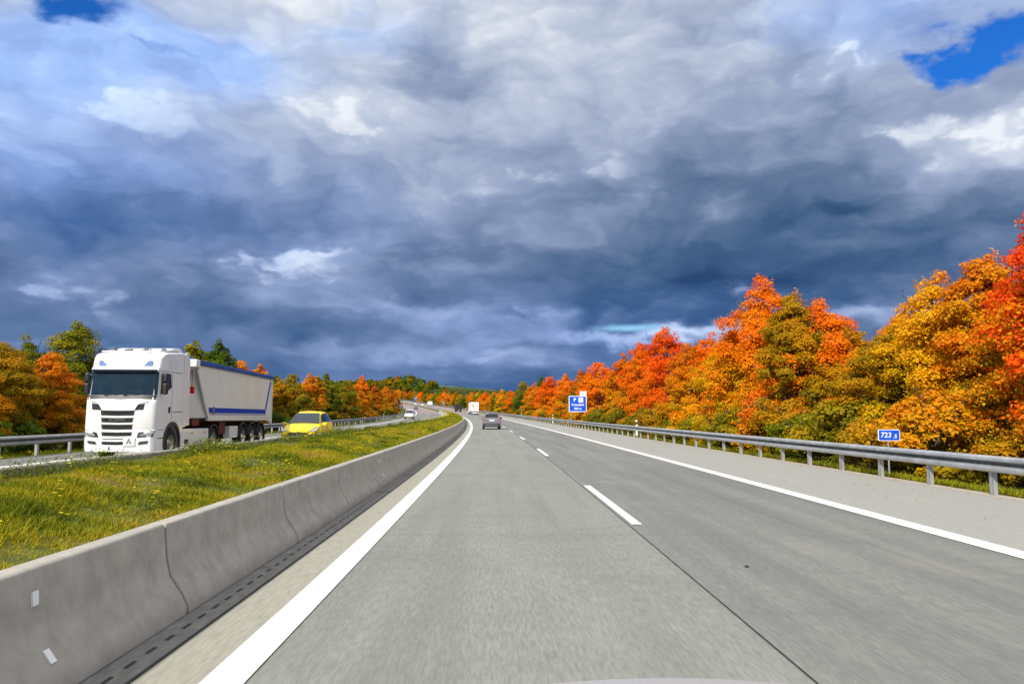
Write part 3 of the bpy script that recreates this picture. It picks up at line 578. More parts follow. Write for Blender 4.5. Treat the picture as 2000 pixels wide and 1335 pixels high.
RIGHT = [
    (18.6, 15.4, 8.7, 'scarlet', 'blazing red maple rising out of the right edge of the picture'),
    (21.2, 16.0, 7.0, 'scarlet', 'red maple with scarlet leaves hanging above the guardrail at the right edge'),
    (24.1, 16.2, 7.5, 'amber', 'amber maple half covered by the scarlet maple at the far right'),
    (26.1, 15.8, 7.2, 'gold', 'tall golden maple standing directly behind the small blue kilometre sign'),
    (30.7, 17.2, 6.5, 'gold', 'golden maple with thin bare twigs poking out, left of the tall golden one'),
    (28.1, 15.0, 5.5, 'bronze', 'low bronze tree in the dip between the two high crowns'),
    (34.7, 16.6, 6.3, 'bronze', 'bronze tree filling the dip right of the highest orange crown'),
    (36.7, 16.2, 7.9, 'orange', 'orange brown maple forming the right shoulder of the highest orange crown'),
    (36.4, 14.8, 8.1, 'bronze', 'broad bronze and olive tree in front of the orange brown maple'),
    (43.0, 15.6, 10.1, 'orange', 'highest orange maple of the right row with a pointed tip against the dark cloud'),
    (45.2, 14.6, 6.9, 'gold', 'golden maple left of the highest orange crown'),
    (55.1, 16.2, 8.3, 'orange', 'orange round maple with its crown lit just below the strip of blue sky'),
    (54.9, 14.6, 7.2, 'amber', 'amber and olive maple behind the white delineator post nearest the camera'),
    (65.7, 15.6, 9.7, 'redorange', 'red orange maple with a ragged top in the middle of the right row'),
    (73.5, 15.0, 9.1, 'redorange', 'dark red orange maple beside a yellow green one right of the parking sign'),
    (84.6, 15.4, 9.0, 'amber', 'yellow green and amber maple close to the right of the parking sign'),
    (98.8, 15.2, 8.6, 'orange', 'bright orange maple directly behind the blue parking sign'),
    (119.4, 16.0, 9.0, 'rust', 'rust brown tree with reddish bare twigs left of the parking sign'),
    (128.5, 14.8, 8.6, 'orange', 'orange maple two crowns left of the parking sign'),
    (147.3, 14.5, 8.9, 'redorange', 'red orange maple standing in front of a dark green tree'),
    (195.9, 19.0, 11.4, 'green', 'dark green rounded tree peeping over the orange ones'),
    (174.7, 14.6, 8.7, 'amber', 'small amber maple left of the dark green rounded tree'),
    (220.1, 17.0, 10.4, 'olive', 'olive green tree marking the low end of the near right row'),
]
LEFT = [
    (31.3, -21.5, 4.3, 'amber', 'amber tree cut off by the left edge of the picture'),
    (34.0, -21.8, 4.9, 'bronze', 'bronze and green tree at the left edge of the picture'),
    (37.8, -23.0, 5.7, 'yellowgreen', 'yellow green tree second from the left edge'),
    (37.0, -21.4, 4.7, 'amber', 'orange brown tree left of the white lorry'),
    (42.5, -23.2, 6.9, 'yellowgreen', 'tall fresh green tree just left of the white lorry cab'),
    (43.6, -22.0, 5.2, 'bronze', 'bronze tree hidden behind the white lorry cab'),
    (48.2, -22.5, 5.6, 'amber', 'amber tree whose top shows over the lorry roof lamps'),
    (51.2, -22.0, 5.8, 'olive', 'olive tree mostly covered by the white lorry cab'),
    (60.5, -23.4, 7.6, 'yellowgreen', 'olive tree looking over the front of the tipper trailer'),
    (66.8, -23.6, 8.2, 'green', 'dark green narrow tree standing up behind the tipper trailer'),
    (67.5, -22.0, 6.4, 'amber', 'amber maple behind the blue tarpaulin of the tipper trailer'),
    (74.3, -22.2, 6.6, 'amber', 'orange yellow maple behind the rear of the tipper trailer'),
    (78.4, -21.4, 5.4, 'bronze', 'bronze tree beside the rear end of the tipper trailer'),
    (86.9, -22.0, 6.1, 'olive', 'dark olive tree between the tipper trailer and the yellow car'),
    (94.0, -21.6, 6.6, 'amber', 'amber topped maple above the yellow car'),
    (109.3, -22.2, 7.4, 'yellowgreen', 'yellow green maple above the rear of the yellow car'),
    (119.4, -21.2, 6.8, 'olive', 'dark olive tree behind the delineator post of the far guardrail'),
    (146.7, -22.0, 8.8, 'orange', 'flaming orange maple with bare twigs on the left row'),
    (164.6, -21.4, 7.8, 'rust', 'rust brown tree right of the flaming orange maple'),
    (205.0, -22.0, 7.9, 'amber', 'amber tree second to last in the left row'),
    (243.0, -21.2, 7.4, 'rust', 'brown and amber tree at the end of the left row beside the road bend'),
]
def nm_(t): return {'green': 'green_tree', 'yellowgreen': 'green_tree', 'olive': 'olive_tree'}.get(t, 'maple_tree' if t in ('orange', 'red', 'redorange', 'gold') else 'autumn_tree')
for s, X, H, t, l in RIGHT: plant(nm_(t), gl(s, X), H, t, 'near' if s < 80 else 'mid', l, 'tree', GR, 1.12)
for s, X, H, t, l in LEFT: plant(nm_(t), gl(s, X), H, t, 'near' if s < 55 else 'mid', l, 'tree', GL_, 1.0)
for s, X, H, t, l in ((27., -22.2, 4.6, 'bronze', 'bronze tree beyond the far guardrail, just outside the left edge'), (22.5, -21.8, 4.4, 'amber', 'amber tree beyond the far guardrail, outside the left edge'), (18., -22.4, 4.8, 'olive', 'olive tree beyond the far guardrail, outside the left edge'), (13., -21.9, 4.5, 'rust', 'rust tree beyond the far guardrail, outside the left edge')): plant(nm_(t), gl(s, X), H, t, 'mid', l, 'tree', GL_, 1.1)
KW = [('orange', 22), ('redorange', 7), ('amber', 28), ('olive', 20), ('bronze', 20), ('gold', 16), ('rust', 9), ('yellowgreen', 12), ('green', 7)]
CW = dict(orange='orange', redorange='red orange', amber='amber', olive='olive green', bronze='bronze', gold='golden', rust='rust brown', yellowgreen='yellow green', green='dark green', red='red')
def pick(kw): 
    a = TR.uniform(0, sum(w_ for _, w_ in kw))
    for k_, w_ in kw:
        a -= w_
        if a <= 0: return k_
    return kw[0][0]
# second rank of the right row fills the view between the first trunks
s = 17.
while s < 250:
    t = pick([('bronze', 3), ('olive', 4), ('rust', 2), ('amber', 2)]); plant(nm_(t), gl(s, 19.8+TR.uniform(-.8, 1.2)), TR.uniform(4.8, 6.0) if s < 75 else TR.uniform(6, 7.6), t, 'mid', CW[t]+' tree of the second rank seen through gaps between the right front crowns', 'tree', 'second rank of trees on the right', 1.15); s += TR.uniform(4.2, 6.)
for s in (112, 108.5, 137, 160, 169, 184, 205, 213, 232, 243):
    t = pick(KW); plant(nm_(t), gl(s, TR.uniform(14.4, 16.4)), TR.uniform(6.5, 8.2), t, 'mid', CW[t]+' tree in the right row between the parking sign and the silver vehicle', 'tree', GR, 1.1)
s = 252.
while s < 860:
    t = pick(KW); plant(nm_(t), gl(s, TR.uniform(13.8, 17.5)), TR.uniform(6.6, 9.4), t, 'mid' if s < 330 else 'far', 'small far '+CW[t]+' tree '+('behind the white box lorry' if s < 320 else 'behind the black lorry' if s < 430 else 'behind the far white box truck' if s < 560 else 'near the far blue sign')+' along the bend', 'tree', 'far autumn trees along the bend', 1.2); s += TR.uniform(3.8, 7.2)*(1+s/900)
s = 50.
while s < 250:
    t = pick([('olive', 5), ('bronze', 4), ('green', 2), ('rust', 1)]); plant(nm_(t), gl(s, -26.5+TR.uniform(-1, 1)), TR.uniform(4.6, 5.6) if s < 100 else TR.uniform(5.6, 6.8), t, 'mid', CW[t]+' tree of the second rank behind the oncoming carriageway', 'tree', 'second rank of trees on the left', 1.15); s += TR.uniform(6, 9.)
for s in (100, 127, 136, 155, 176, 187, 195, 217, 228):
    t = pick([('olive', 3), ('bronze', 4), ('rust', 2), ('amber', 4)]); plant(nm_(t), gl(s, TR.uniform(-22.8, -21.4)), TR.uniform(5.6, 7.2), t, 'mid', CW[t]+' tree in the left row '+('above the yellow car' if s < 130 else 'near the road bend'), 'tree', GL_, 1.1)
# undergrowth along both verges
s = 15.5
while s < 210:
    t = pick([('olive', 5), ('gold', 3), ('amber', 5), ('yellowgreen', 1), ('bronze', 6), ('orange', 1)]); HB = TR.uniform(1.5, 2.9) if s > 22 else 1.7; plant('bush', gl(s, max(TR.uniform(12.1, 13.2), 10.95+.9*HB) if s > 22 else 13.9), HB, t, 'shrub', 'low '+CW[t]+' bush behind the right guardrail '+('below the scarlet maple' if s < 24 else 'near the kilometre sign' if s < 40 else 'before the nearest delineator post' if s < 56 else 'near the parking sign' if s < 110 else 'far along the row'), 'bush', 'bushes behind the right guardrail', 1.15, ('foliage', 'stem')); s += TR.uniform(1.6, 2.6)*(1+s/90)
s = 29.
while s < 215:
    t = pick([('olive', 6), ('rust', 1), ('bronze', 4), ('green', 4)]); plant('bush', gl(s, TR.uniform(-20.4, -19.6)), TR.uniform(1.2, 2.2), t, 'shrub', 'low '+CW[t]+' bush behind the far guardrail '+('left of the lorry' if s < 45 else 'hidden by the lorry' if s < 78 else 'by the yellow car' if s < 110 else 'near the bend'), 'bush', 'bushes behind the far guardrail', 1.2, ('foliage', 'stem')); s += TR.uniform(2.2, 3.4)*(1+s/90)
# wooded hill beyond the bend
n = 0
def gxy(gx, gy):
    rr_ = math.hypot(gx+RR, gy); s_ = RR*math.atan2(gy, gx+RR); return gl(s_, rr_-RR)
while n < 165:
    gx = TR.gauss(-128, 50); gy = TR.uniform(790, 1010)
    if not (-235 < gx < -48): continue
    H = TR.uniform(8.5, 12)*(1 if gx < -75 else .6); t = pick([('green', 7), ('yellowgreen', 6), ('olive', 6), ('bronze', 2), ('rust', 1)])
    plant(nm_(t), gxy(gx, gy), H, t, 'far', CW[t]+' tree of the wood on the distant hill, '+('left flank' if gx < -150 else 'summit' if gx < -90 else 'right flank'), 'tree', 'trees of the wooded hill', 1.5); n += 1
for row, (y0, x0, x1, st) in enumerate(((1010, -60, 170, 9), (1180, -90, 150, 11), (1420, -120, 150, 14), (1950, -190, 120, 30))):
    gx = x0
    while gx < x1:
        t = pick([('olive', 4), ('green', 4), ('bronze', 2)]); plant('hedge_bush', gxy(gx, y0+TR.uniform(-12, 12)+gx*.25), TR.uniform(2.5, 5.5), t, 'far', CW[t]+' bush in hedge line '+['nearest the motorway', 'below the middle field', 'across the upper field', 'on the skyline'][row]+' of the distant green fields', 'bush', 'hedge bushes between the fields', 1.8, ('foliage', 'stem')); gx += st*TR.uniform(.5, 1.5)

# ------------------------------------------------------------------ vehicle materials
def paint(name, col, rough=.3, coat=.35): return mat(name, col, rough, 0, .5, coat)
p_white = paint('white truck paint', (.74, .74, .72)); p_cream = nmat('pale tipper paint', [(.3, (.70, .68, .62)), (.7, (.78, .76, .70))], (1, 1, .4), 1.2, 6, .45, 'Object', layers=[((1.5, 1.5, .25), 2., .5, .8, (.58, .55, .48), .35)])
p_yellow = paint('yellow car paint', (.90, .64, .004), .42, .08); p_silver = mat('silver car paint', (.24, .25, .28), .3, .45, .5, .5); p_dark = paint('dark car paint', (.02, .025, .04))
p_grey = mat('grey primer', (.10, .10, .11), .5); p_blue = mat('blue stripe paint', (.012, .05, .42), .75, 0, .15); m_tarp = nmat('blue tarpaulin', [(.3, (.01, .05, .22)), (.7, (.02, .085, .34))], (1, .3, 1), 3., 6, .55, 'Object', bump=.3, bdist=.04)
m_glass = nmat('tinted glass', [(.3, (.004, .014, .028)), (.7, (.012, .03, .045))], (1, 1, 1), 2.5, 5, .07, 'Object', spec=.5, bump=.12, bdist=.04); m_glass2 = mat('side glass', (.012, .018, .024), .06, 0, .4, .0)
m_rub = nmat('tyre rubber', [(.3, (.010, .010, .010)), (.7, (.028, .027, .025))], (1, 1, 1), 8, 4, .85); m_alu = mat('rim metal', (.55, .55, .56), .3, .8)
m_hub = mat('warm rim metal', (.45, .40, .30), .35, .7); m_redl = mat('red lamp glass', (.55, .008, .008), .2, 0, .5, .5); m_lamp = mat('lamp glass', (.42, .45, .48), .12, .5, .8, .6)
m_redf = mat('red chassis paint', (.11, .008, .006), .6); m_under = mat('black underbody', (.010, .010, .010), .7); m_amber = mat('amber lamp', (.75, .18, .01), .3); m_plate = mat('number plate', (.78, .78, .76), .4)
m_yplate = mat('yellow number plate', (.80, .42, .01), .4); m_trim = mat('dark trim', (.02, .021, .023), .5); m_steelp = mat('mounting steel', (.42, .44, .46), .4, .6)
def bp(v): return v

def wheel(parent, x, y, z, r, w, rimm, side=1, rim_r=.62, holes=10):
    """tyre with tread shoulders plus a dished rim; side=+1 outer face towards +x"""
    t = MB(); prof = [(-w/2, r*rim_r), (-w/2, r*.93), (-w/2+.03, r), (w/2-.03, r), (w/2, r*.93), (w/2, r*rim_r), (w/2-.03, r*rim_r*.97), (-w/2+.03, r*rim_r*.97), (-w/2, r*rim_r)]
    t.lathe_x(prof, (x, y, z), 28); o = t.build('wheel', m_rub, parent, smooth=True, auto=35); fix_normals(o)
    k = MB(); s_ = side; e = w/2; R_ = r*rim_r
    k.lathe_x([(s_*(e-.01), R_), (s_*(e-.02), R_*.93), (s_*(e-.09), R_*.82), (s_*(e-.10), R_*.50), (s_*(e-.05), R_*.40), (s_*(e-.005), R_*.30), (s_*(e+.005), R_*.18), (s_*(e+.005), .001)], (x, y, z), 24)
    for i in range(holes):
        a = 2*math.pi*i/holes; k.tube((x+s_*(e-.098), y+math.cos(a)*R_*.67, z+math.sin(a)*R_*.67), (x+s_*(e-.092), y+math.cos(a)*R_*.67, z+math.sin(a)*R_*.67), R_*.10, R_*.10, 8, 1)
        k.tube((x+s_*(e-.05), y+math.cos(a+.3)*R_*.36, z+math.sin(a+.3)*R_*.36), (x+s_*(e-.0), y+math.cos(a+.3)*R_*.36, z+math.sin(a+.3)*R_*.36), R_*.04, R_*.04, 6, 0)
    r_ = k.build('rim', [rimm, m_under], o, smooth=True, auto=30); return o
def cyl(c, r, x0, x1, n=32):
    m = MB(); m.tube((x0, c[0], c[1]), (x1, c[0], c[1]), r, r, n); return m
def lampbox(name, parent, poly, y0, y1, mats, axis='y', m=0, bevel=.008): return MB().prism(poly, y0, y1, axis).build(name, mats, parent, bevel=bevel)

# ------------------------------------------------------------------ white lorry with tipper trailer (front at y = 0, tail at +y)
def lorry():
    t = empty('lorry', W3(26.5, -13.0), 26.5/RR); tag(t, 'white high roofed lorry pulling a pale tipper trailer with a blue tarpaulin and blue stripe', 'lorry')
    hw = 1.235
    # cab: lofted slices across x so that the flanks are rounded
    prof = [(.03, .26), (.0, .55), (.0, .99), (.03, 1.02), (.0, 1.08), (.02, 1.9), (.07, 2.12), (.11, 2.19), (.26, 3.04), (.20, 3.07), (.21, 3.14), (.30, 3.2), (.38, 3.55), (.52, 3.68), (.9, 3.76), (2.35, 3.88), (2.62, 3.86), (2.85, 2.4), (2.95, 1.15), (2.35, 1.05), (2.3, .30)]
    sl = [(-1.0, .24, .045), (-.96, .10, .02), (-.88, .02, .0), (-.55, -.02, 0), (0, -.03, 0), (.55, -.02, 0), (.88, .02, 0), (.96, .10, .02), (1.0, .24, .045)]
    mb = MB(); v = []
    for fx, push, dn in sl:
        for (y_, z_) in prof:
            k_ = max(0, 1-y_/.9) ; tap = 1-.035*max(0, (z_-2.1)/1.8)
            zz = z_-dn*(z_ > 3.2)*1.2
            v.append((fx*hw*tap, y_+push*k_, zz))
    n = len(prof); f = [(i*n+j, i*n+(j+1) % n, (i+1)*n+(j+1) % n, (i+1)*n+j) for i in range(len(sl)-1) for j in range(n)]+[tuple(range(n)), tuple(range((len(sl)-1)*n, len(sl)*n))[::-1]]
    mb.add(v, f); cab = mb.build('cab', p_white, t); fix_normals(cab)
    arch = MB(); arch.tube((-2, 1.42, .56), (2, 1.42, .56), .66, .66, 36)
    low = MB(); low.box(-2, 2, .95, 1.9, -.2, .45)
    cut(cab, [arch])
    # wheel arch liner and lip
    for s_ in (-1, 1):
        m_ = MB(); pts = [(1.42+.72*math.cos(a), .56+.72*math.sin(a)) for a in np.linspace(-.35, math.pi+.35, 20)]; pin = [(1.42+.59*math.cos(a), .56+.59*math.sin(a)) for a in np.linspace(-.35, math.pi+.35, 20)]
        poly = pts+pin[::-1]; x0 = s_*(hw-.02); x1 = s_*(hw+.035)
        k = len(pts)
        vs = [(x_, p[0], p[1]) for x_ in (x0, x1) for p in poly]; nn = len(poly)
        fs = [(i, (i+1) % nn, nn+(i+1) % nn, nn+i) for i in range(nn)]+[(i, i+1, nn-2-i, nn-1-i) for i in range(k-1)]+[(nn+i, nn+i+1, 2*nn-2-i, 2*nn-1-i) for i in range(k-1)]
        m_.add(vs, fs); fix_normals(m_.build('wheel_arch', m_trim, t))
    inn = MB(); inn.box(-1.0, 1.0, .5, 2.3, .35, 1.2); inn.build('inner_arch', m_under, t)
    # windscreen: bowed pane following the loft
    def fy(fx, y_): return y_+np.interp(abs(fx), [0, .55, .88, .96, 1.], [-.03, -.02, .02, .10, .24])*max(0, 1-y_/.9)
    xsn = [-.965, -.92, -.85, -.55, 0, .55, .85, .92, .965]; v = []
    for fx in xsn:
        for (y_, z_) in ((.115, 2.21), (.255, 3.02)): tap = 1-.035*max(0, (z_-2.1)/1.8); v.append((fx*hw*tap, fy(fx, y_)-.012, z_))
    MB().add(v, [(2*i, 2*i+2, 2*i+3, 2*i+1) for i in range(len(xsn)-1)]).build('windscreen', m_glass, t, smooth=True)
    v = []
    for fx in xsn:
        for (y_, z_) in ((.07, 2.06), (.112, 2.20)): v.append((fx*hw, fy(fx, y_)-.022-.0, z_+(.04*(1-abs(fx)) if z_ < 2.1 else 0)-(.05 if z_ < 2.1 and abs(fx) < .4 else 0)))
    MB().add(v, [(2*i, 2*i+2, 2*i+3, 2*i+1) for i in range(len(xsn)-1)]).build('cowl', m_trim, t, smooth=True)
    for x0, x1 in ((-.55, -.05), (.1, .62)): MB().tube((x0, .03, 2.19), (x1, .035, 2.27), .012, .010, 6).build('wiper', m_trim, t)
    # sun visor lip under the roof
    v = []
    for fx in xsn:
        for (y_, z_) in ((.12, 3.10), (.13, 3.02), (.27, 3.08)): v.append((fx*hw*.965, fy(fx, y_)-.02, z_))
    MB().add(v, [(3*i+a, 3*i+3+a, 3*i+3+b_, 3*i+b_) for i in range(len(xsn)-1) for a, b_ in ((0, 1), (1, 2))]).build('sun_visor', mat('dark blue visor', (.02, .04, .09), .2), t, smooth=True)
    # bumper and skirt seam lines, grille slots
    def front_poly(name, pts, m_, d=.012, parent=t, th=.03):
        mb = MB(); n = len(pts); v = []
        for yy in (-d, -d+th):
            for (x_, z_) in pts: v.append((x_, fy(abs(x_)/hw, float(np.interp(z_, [.26, .55, 1.9, 2.12], [.03, 0, .02, .07])))+yy, z_))
        mb.add(v, [tuple(range(n)), tuple(range(n, 2*n))[::-1]]+[(i, (i+1) % n, n+(i+1) % n, n+i) for i in range(n)]); o = mb.build(name, m_, parent); fix_normals(o); return o
    def split_slot(x0, x1, z0, z1, sl_=.03): return [(x0+sl_, z0), (0, z0-.012), (x1-sl_, z0), (x1, z1), (0, z1-.010), (x0, z1)]
    m_gr = nmat('grille mesh', [(.4, (.006, .006, .007)), (.6, (.03, .03, .032))], (1, 1, 1), 60, 1, .5)
    for (x0, x1, z0, z1) in ((-.63, .54, 1.505, 1.68), (-.60, .51, 1.265, 1.425), (-.58, .50, 1.035, 1.195), (-.56, .49, .80, .935), (-.54, .47, .69, .715), (-.54, .22, .505, .61)):
        g = front_poly('grille_slot', split_slot(x0-.0, x1, z0, z1), m_gr)
        if z1-z0 > .1:
            for k_ in range(3): zz = z0+(k_+1)*(z1-z0)/4; MB().box(x0+.09, x1-.09, -.052, -.040, zz-.006, zz+.006).build('grille_bar', m_trim, g)
    front_poly('grille_corner', [(-.93, 1.70), (-.60, 1.68), (-.63, 1.74), (-.68, 1.84), (-.73, 1.90), (-.96, 1.915)], m_gr); front_poly('grille_corner', [(.82, 1.70), (.52, 1.68), (.55, 1.74), (.60, 1.84), (.65, 1.90), (.86, 1.915)], m_gr)
    for s_ in (-1, 1): front_poly('upper_lamp', [(s_*.72-.02*0, 1.93), (s_*.95, 1.93), (s_*1.0, 2.0), (s_*.78, 1.96)], m_lamp, .006)
    text_mesh('grille_letters', 'SCANIA', .105, mat('letter chrome', (.35, .35, .36), .3, .8), (-.04, -.055, 1.345), (rad(90), 0, 0), t, .004, sx=1.5)
    for s_ in (-1, 1):
        L_ = front_poly('headlight', [(s_*.66, .755), (s_*1.16, .77), (s_*1.20, .99), (s_*.72, .92)], m_trim, .042, th=.08); front_poly('lens', [(s_*.74, .80), (s_*.93, .81), (s_*.95, .90), (s_*.78, .87)], m_lamp, .050, L_, .008); front_poly('lens', [(s_*.97, .81), (s_*1.11, .82), (s_*1.14, .94), (s_*.99, .91)], m_lamp, .052, L_, .008)
        front_poly('fog_lamp', [(s_*.70, .515), (s_*1.0, .55), (s_*1.03, .64), (s_*.76, .61)], m_trim, .035, th=.07)
        MB().box(s_*1.19-.02, s_*1.19+.02, .20, .30, .80, .93).build('indicator', m_amber, t)
        front_poly('roof_lamp', [(s_*.62, 3.24), (s_*.92, 3.24), (s_*.92, 3.42), (s_*.80, 3.42)], mat('blueish lamp', (.22, .35, .62), .1, .2, .8, 1.), -.30 if False else .0, t)
    for o in [q for q in t.children if q.name.startswith('roof_lamp')]: o.location = (0, .215, 0)
    MB().box(-1.14, 1.14, .012, .03, .985, 1.0).build('panel_seam', m_trim, t)
    front_poly('number_plate', [(-.30, .335), (.22, .335), (.22, .435), (-.30, .435)], m_plate, .016); front_poly('plate_band', [(-.30, .335), (-.25, .335), (-.25, .435), (-.30, .435)], p_blue, .020, th=.006)
    wb = front_poly('warning_board', [(.22, .46), (.60, .46), (.60, .745), (.22, .745)], m_plate, .045); text_mesh('letter', 'A', .30, mat('board grey', (.12, .14, .14), .5), (.41, -.078, .602), (rad(90), 0, 0), wb, .002)
    # side windows, seams, door handle, side locker, deflector
    for s_ in (-1, 1):
        def sp_(name, pts, m_, d=.004, th=.02):
            n = len(pts); v = [(s_*(hw*(1-.035*max(0, (z_-2.1)/1.8))+a), y_, z_) for a in (d, d-th) for (y_, z_) in pts]
            o = MB().add(v, [tuple(range(n)), tuple(range(n, 2*n))[::-1]]+[(i, (i+1) % n, n+(i+1) % n, n+i) for i in range(n)]).build(name, m_, t); fix_normals(o); return o
        sp_('side_window', [(.36, 2.25), (.46, 3.0), (1.20, 3.0), (1.28, 2.52), (.75, 2.30)], m_glass2, .003)
        sp_('door_seam', [(1.32, 1.35), (1.335, 1.35), (1.35, 3.05), (1.335, 3.05)], m_trim, .002); sp_('door_seam', [(.45, 3.08), (2.2, 3.06), (2.2, 3.075), (.45, 3.095)], m_trim, .002)
        sp_('side_seam', [(1.45, 1.62), (2.35, 1.64), (2.35, 1.66), (1.45, 1.64)], m_trim, .002); sp_('air_inlet', [(1.05, 1.60), (1.22, 1.60), (1.22, 1.82), (1.05, 1.80)], m_blk, .006)
        sp_('side_locker', [(.95, 3.2), (1.75, 3.2), (1.78, 3.52), (1.35, 3.6), (1.0, 3.5)], mat('greyish white', (.68, .68, .70), .3), .004)
        sp_('side_seam', [(.24, .99), (.72, .99), (.72, 1.005), (.24, 1.005)], m_trim, .003); sp_('side_seam', [(.26, .70), (.74, .70), (.74, .73), (.26, .73)], m_trim, .003)
        # mirrors
        mm = MB(); xo = s_*(hw+.13); mm.box(xo-.085, xo+.085, .34, .50, 2.24, 2.64); mm.box(xo-.085, xo+.085, .34, .50, 2.67, 3.0)
        mo = mm.build('mirror', m_blk, t, bevel=.05, seg=3); a_ = MB(); a_.tube((s_*(hw-.06), .42, 2.34), (xo, .42, 2.34), .025); a_.tube((s_*(hw-.06), .42, 2.92), (xo, .42, 2.92), .025); a_.build('mirror_arm', m_blk, mo)
        # side skirt behind the front wheel
        sk = MB(); sk.prism([(2.32, .32), (5.05, .34), (5.0, .98), (2.42, 1.0)], s_*(hw-.06), s_*(hw-.005)); sko = sk.build('side_skirt', p_white, t, bevel=.015); fix_normals(sko)
        for yy in (3.25, 4.55): MB().box(s_*hw-.008, s_*hw+.006, yy, yy+.12, .80, .86).build('reflector', m_redl, sko)
        MB().box(s_*hw-.01, s_*hw+.005, 2.6, 2.95, .42, .60).build('filler_cap', m_trim, sko)
        sd = MB(); sd.box(s_*(hw-.04)-.03, s_*(hw-.04)+.03, .50, .80, .32, .86); sd.build('step', m_trim, t, bevel=.01)
    # roof fittings: air rails, horns, lamps
    rf = MB(); rf.tube((-1.0, .62, 3.77), (1.0, .62, 3.77), .022); rf.tube((1.02, .62, 3.77), (1.05, 2.2, 3.92), .022); rf.tube((-1.02, .62, 3.77), (-1.05, 2.2, 3.92), .022)
    rf.build('roof_rail', mat('bright tube', (.75, .75, .76), .25, .7), t)
    for x_, y_ in ((-.72, .8), (.55, .8), (.93, 1.3), (-.95, 1.6)):
        h_ = MB(); h_.tube((x_-.02, y_-.14, 3.86), (x_-.02, y_+.08, 3.87), .075, .05, 12); h_.tube((x_, y_, 3.70), (x_, y_, 3.84), .02); h_.build('work_lamp', mat('chrome', (.8, .8, .8), .15, .9), t, smooth=True, auto=40)
    for x_ in (-.9, -.35, .30): h_ = MB(); h_.tube((x_, .9, 3.84), (x_+.28, .9, 3.86), .022, .035, 8); h_.tube((x_+.05, .9, 3.7), (x_+.05, .9, 3.84), .012); h_.build('air_horn', m_trim, t)
    ra = MB(); ra.prism([(.95, 3.74), (2.55, 3.80), (2.62, 3.98), (2.4, 4.03), (1.9, 4.0), (1.25, 3.86)], -1.02, 1.02); rao = ra.build('roof_deflector', p_white, t, bevel=.07, seg=3)
    for s_ in (-1, 1): MB().prism([(2.30, 1.15), (2.98, 1.12), (2.86, 3.6), (2.62, 3.9), (2.4, 3.86)], s_*(hw-.035), s_*(hw+.004)).build('side_deflector', p_white, t, bevel=.02)
    MB().box(-.98, .98, 2.70, 2.92, .95, 3.5).build('cab_back', mat('blue black panel', (.01, .02, .05), .4), t)
    # chassis
    ch = MB()
    for x_ in (-.42, .42): ch.box(x_-.05, x_+.05, .6, 6.3, .80, 1.02)
    ch.box(-.5, .5, 4.9, 6.2, 1.02, 1.20); ch.box(-1.0, 1.0, 2.5, 4.9, .42, .9); ch.build('chassis', m_under, t)
    for s_ in (-1, 1):
        wheel(t, s_*1.05, 1.42, .50, .50, .32, m_hub, s_); wheel(t, s_*1.05, 5.62, .50, .50, .32, m_alu, s_)
        wheel(t, s_*.72, 5.62, .50, .50, .28, m_alu, s_)
        m_ = MB(); pts = [(5.62+.62*math.cos(a), .52+.62*math.sin(a)) for a in np.linspace(0, math.pi, 16)]; pin = [(5.62+.57*math.cos(a), .52+.57*math.sin(a)) for a in np.linspace(0, math.pi, 16)]
        for i in range(15): m_.prism([pts[i], pts[i+1], pin[i+1], pin[i]], s_*(hw-.36), s_*(hw-.0))
        m_.build('mudguard', m_trim, t)
    # ---- trailer
    tr = MB(); L0, L1 = 2.98+.2, 13.75; hb = 1.25
    m_tub = p_cream
    # side: main panel with slanted front edge, recessed darker front part
    body = MB()
    sec = [(3.62, 3.47, 1), (4.86, 1.36, 1)]
    outer = [(3.62, 3.47), (13.75, 3.42), (13.72, 1.30), (13.1, 1.28), (4.86, 1.36)]
    body.prism([(3.62, 3.50), (13.75, 3.42), (13.70, 1.36), (4.86, 1.42)], -hb, hb)
    ob = body.build('tub', m_tub, t, bevel=.03)
    nose = MB(); v = []
    for (y_, z_, w_) in ((3.45, 3.45, .95), (3.72, 3.45, 1.20), (4.95, 1.40, 1.20), (3.60, 1.38, .95)): v += [(-w_, y_, z_), (w_, y_, z_)]
    nose.add(v, [(0, 2, 3, 1), (6, 4, 2, 0), (1, 3, 5, 7), (0, 1, 7, 6), (2, 4, 5, 3), (4, 6, 7, 5)]); no = nose.build('tub_nose', m_tub, t, bevel=.02); fix_normals(no)
    rl = MB(); rl.box(-hb-.03, hb+.03, 3.35, 3.75, 3.40, 3.70); rlo = rl.build('top_box', m_tub, t, bevel=.03)
    tp = MB(); v = []
    NT = 24
    for i in range(NT+1):
        yy = 3.74+(13.82-3.74)*i/NT; zt = 3.70-.14*i/NT; sag = .012*math.sin(i*1.7)
        for (x_, dz) in ((-hb-.05, -.20), (-hb-.075, -.10), (-hb-.03, -.0), (-.8, .07+sag), (0, .09+sag), (.8, .07+sag), (hb+.03, -.0), (hb+.075, -.10+sag), (hb+.05, -.20)): v.append((x_, yy, zt+dz))
    tp.add(v, [(i*9+j, i*9+j+1, i*9+j+10, i*9+j+9) for i in range(NT) for j in range(8)]+[tuple(range(9)), tuple(range(NT*9, NT*9+9))[::-1]]); tpo = tp.build('tarpaulin', m_tarp, t, smooth=True, auto=50); fix_normals(tpo)
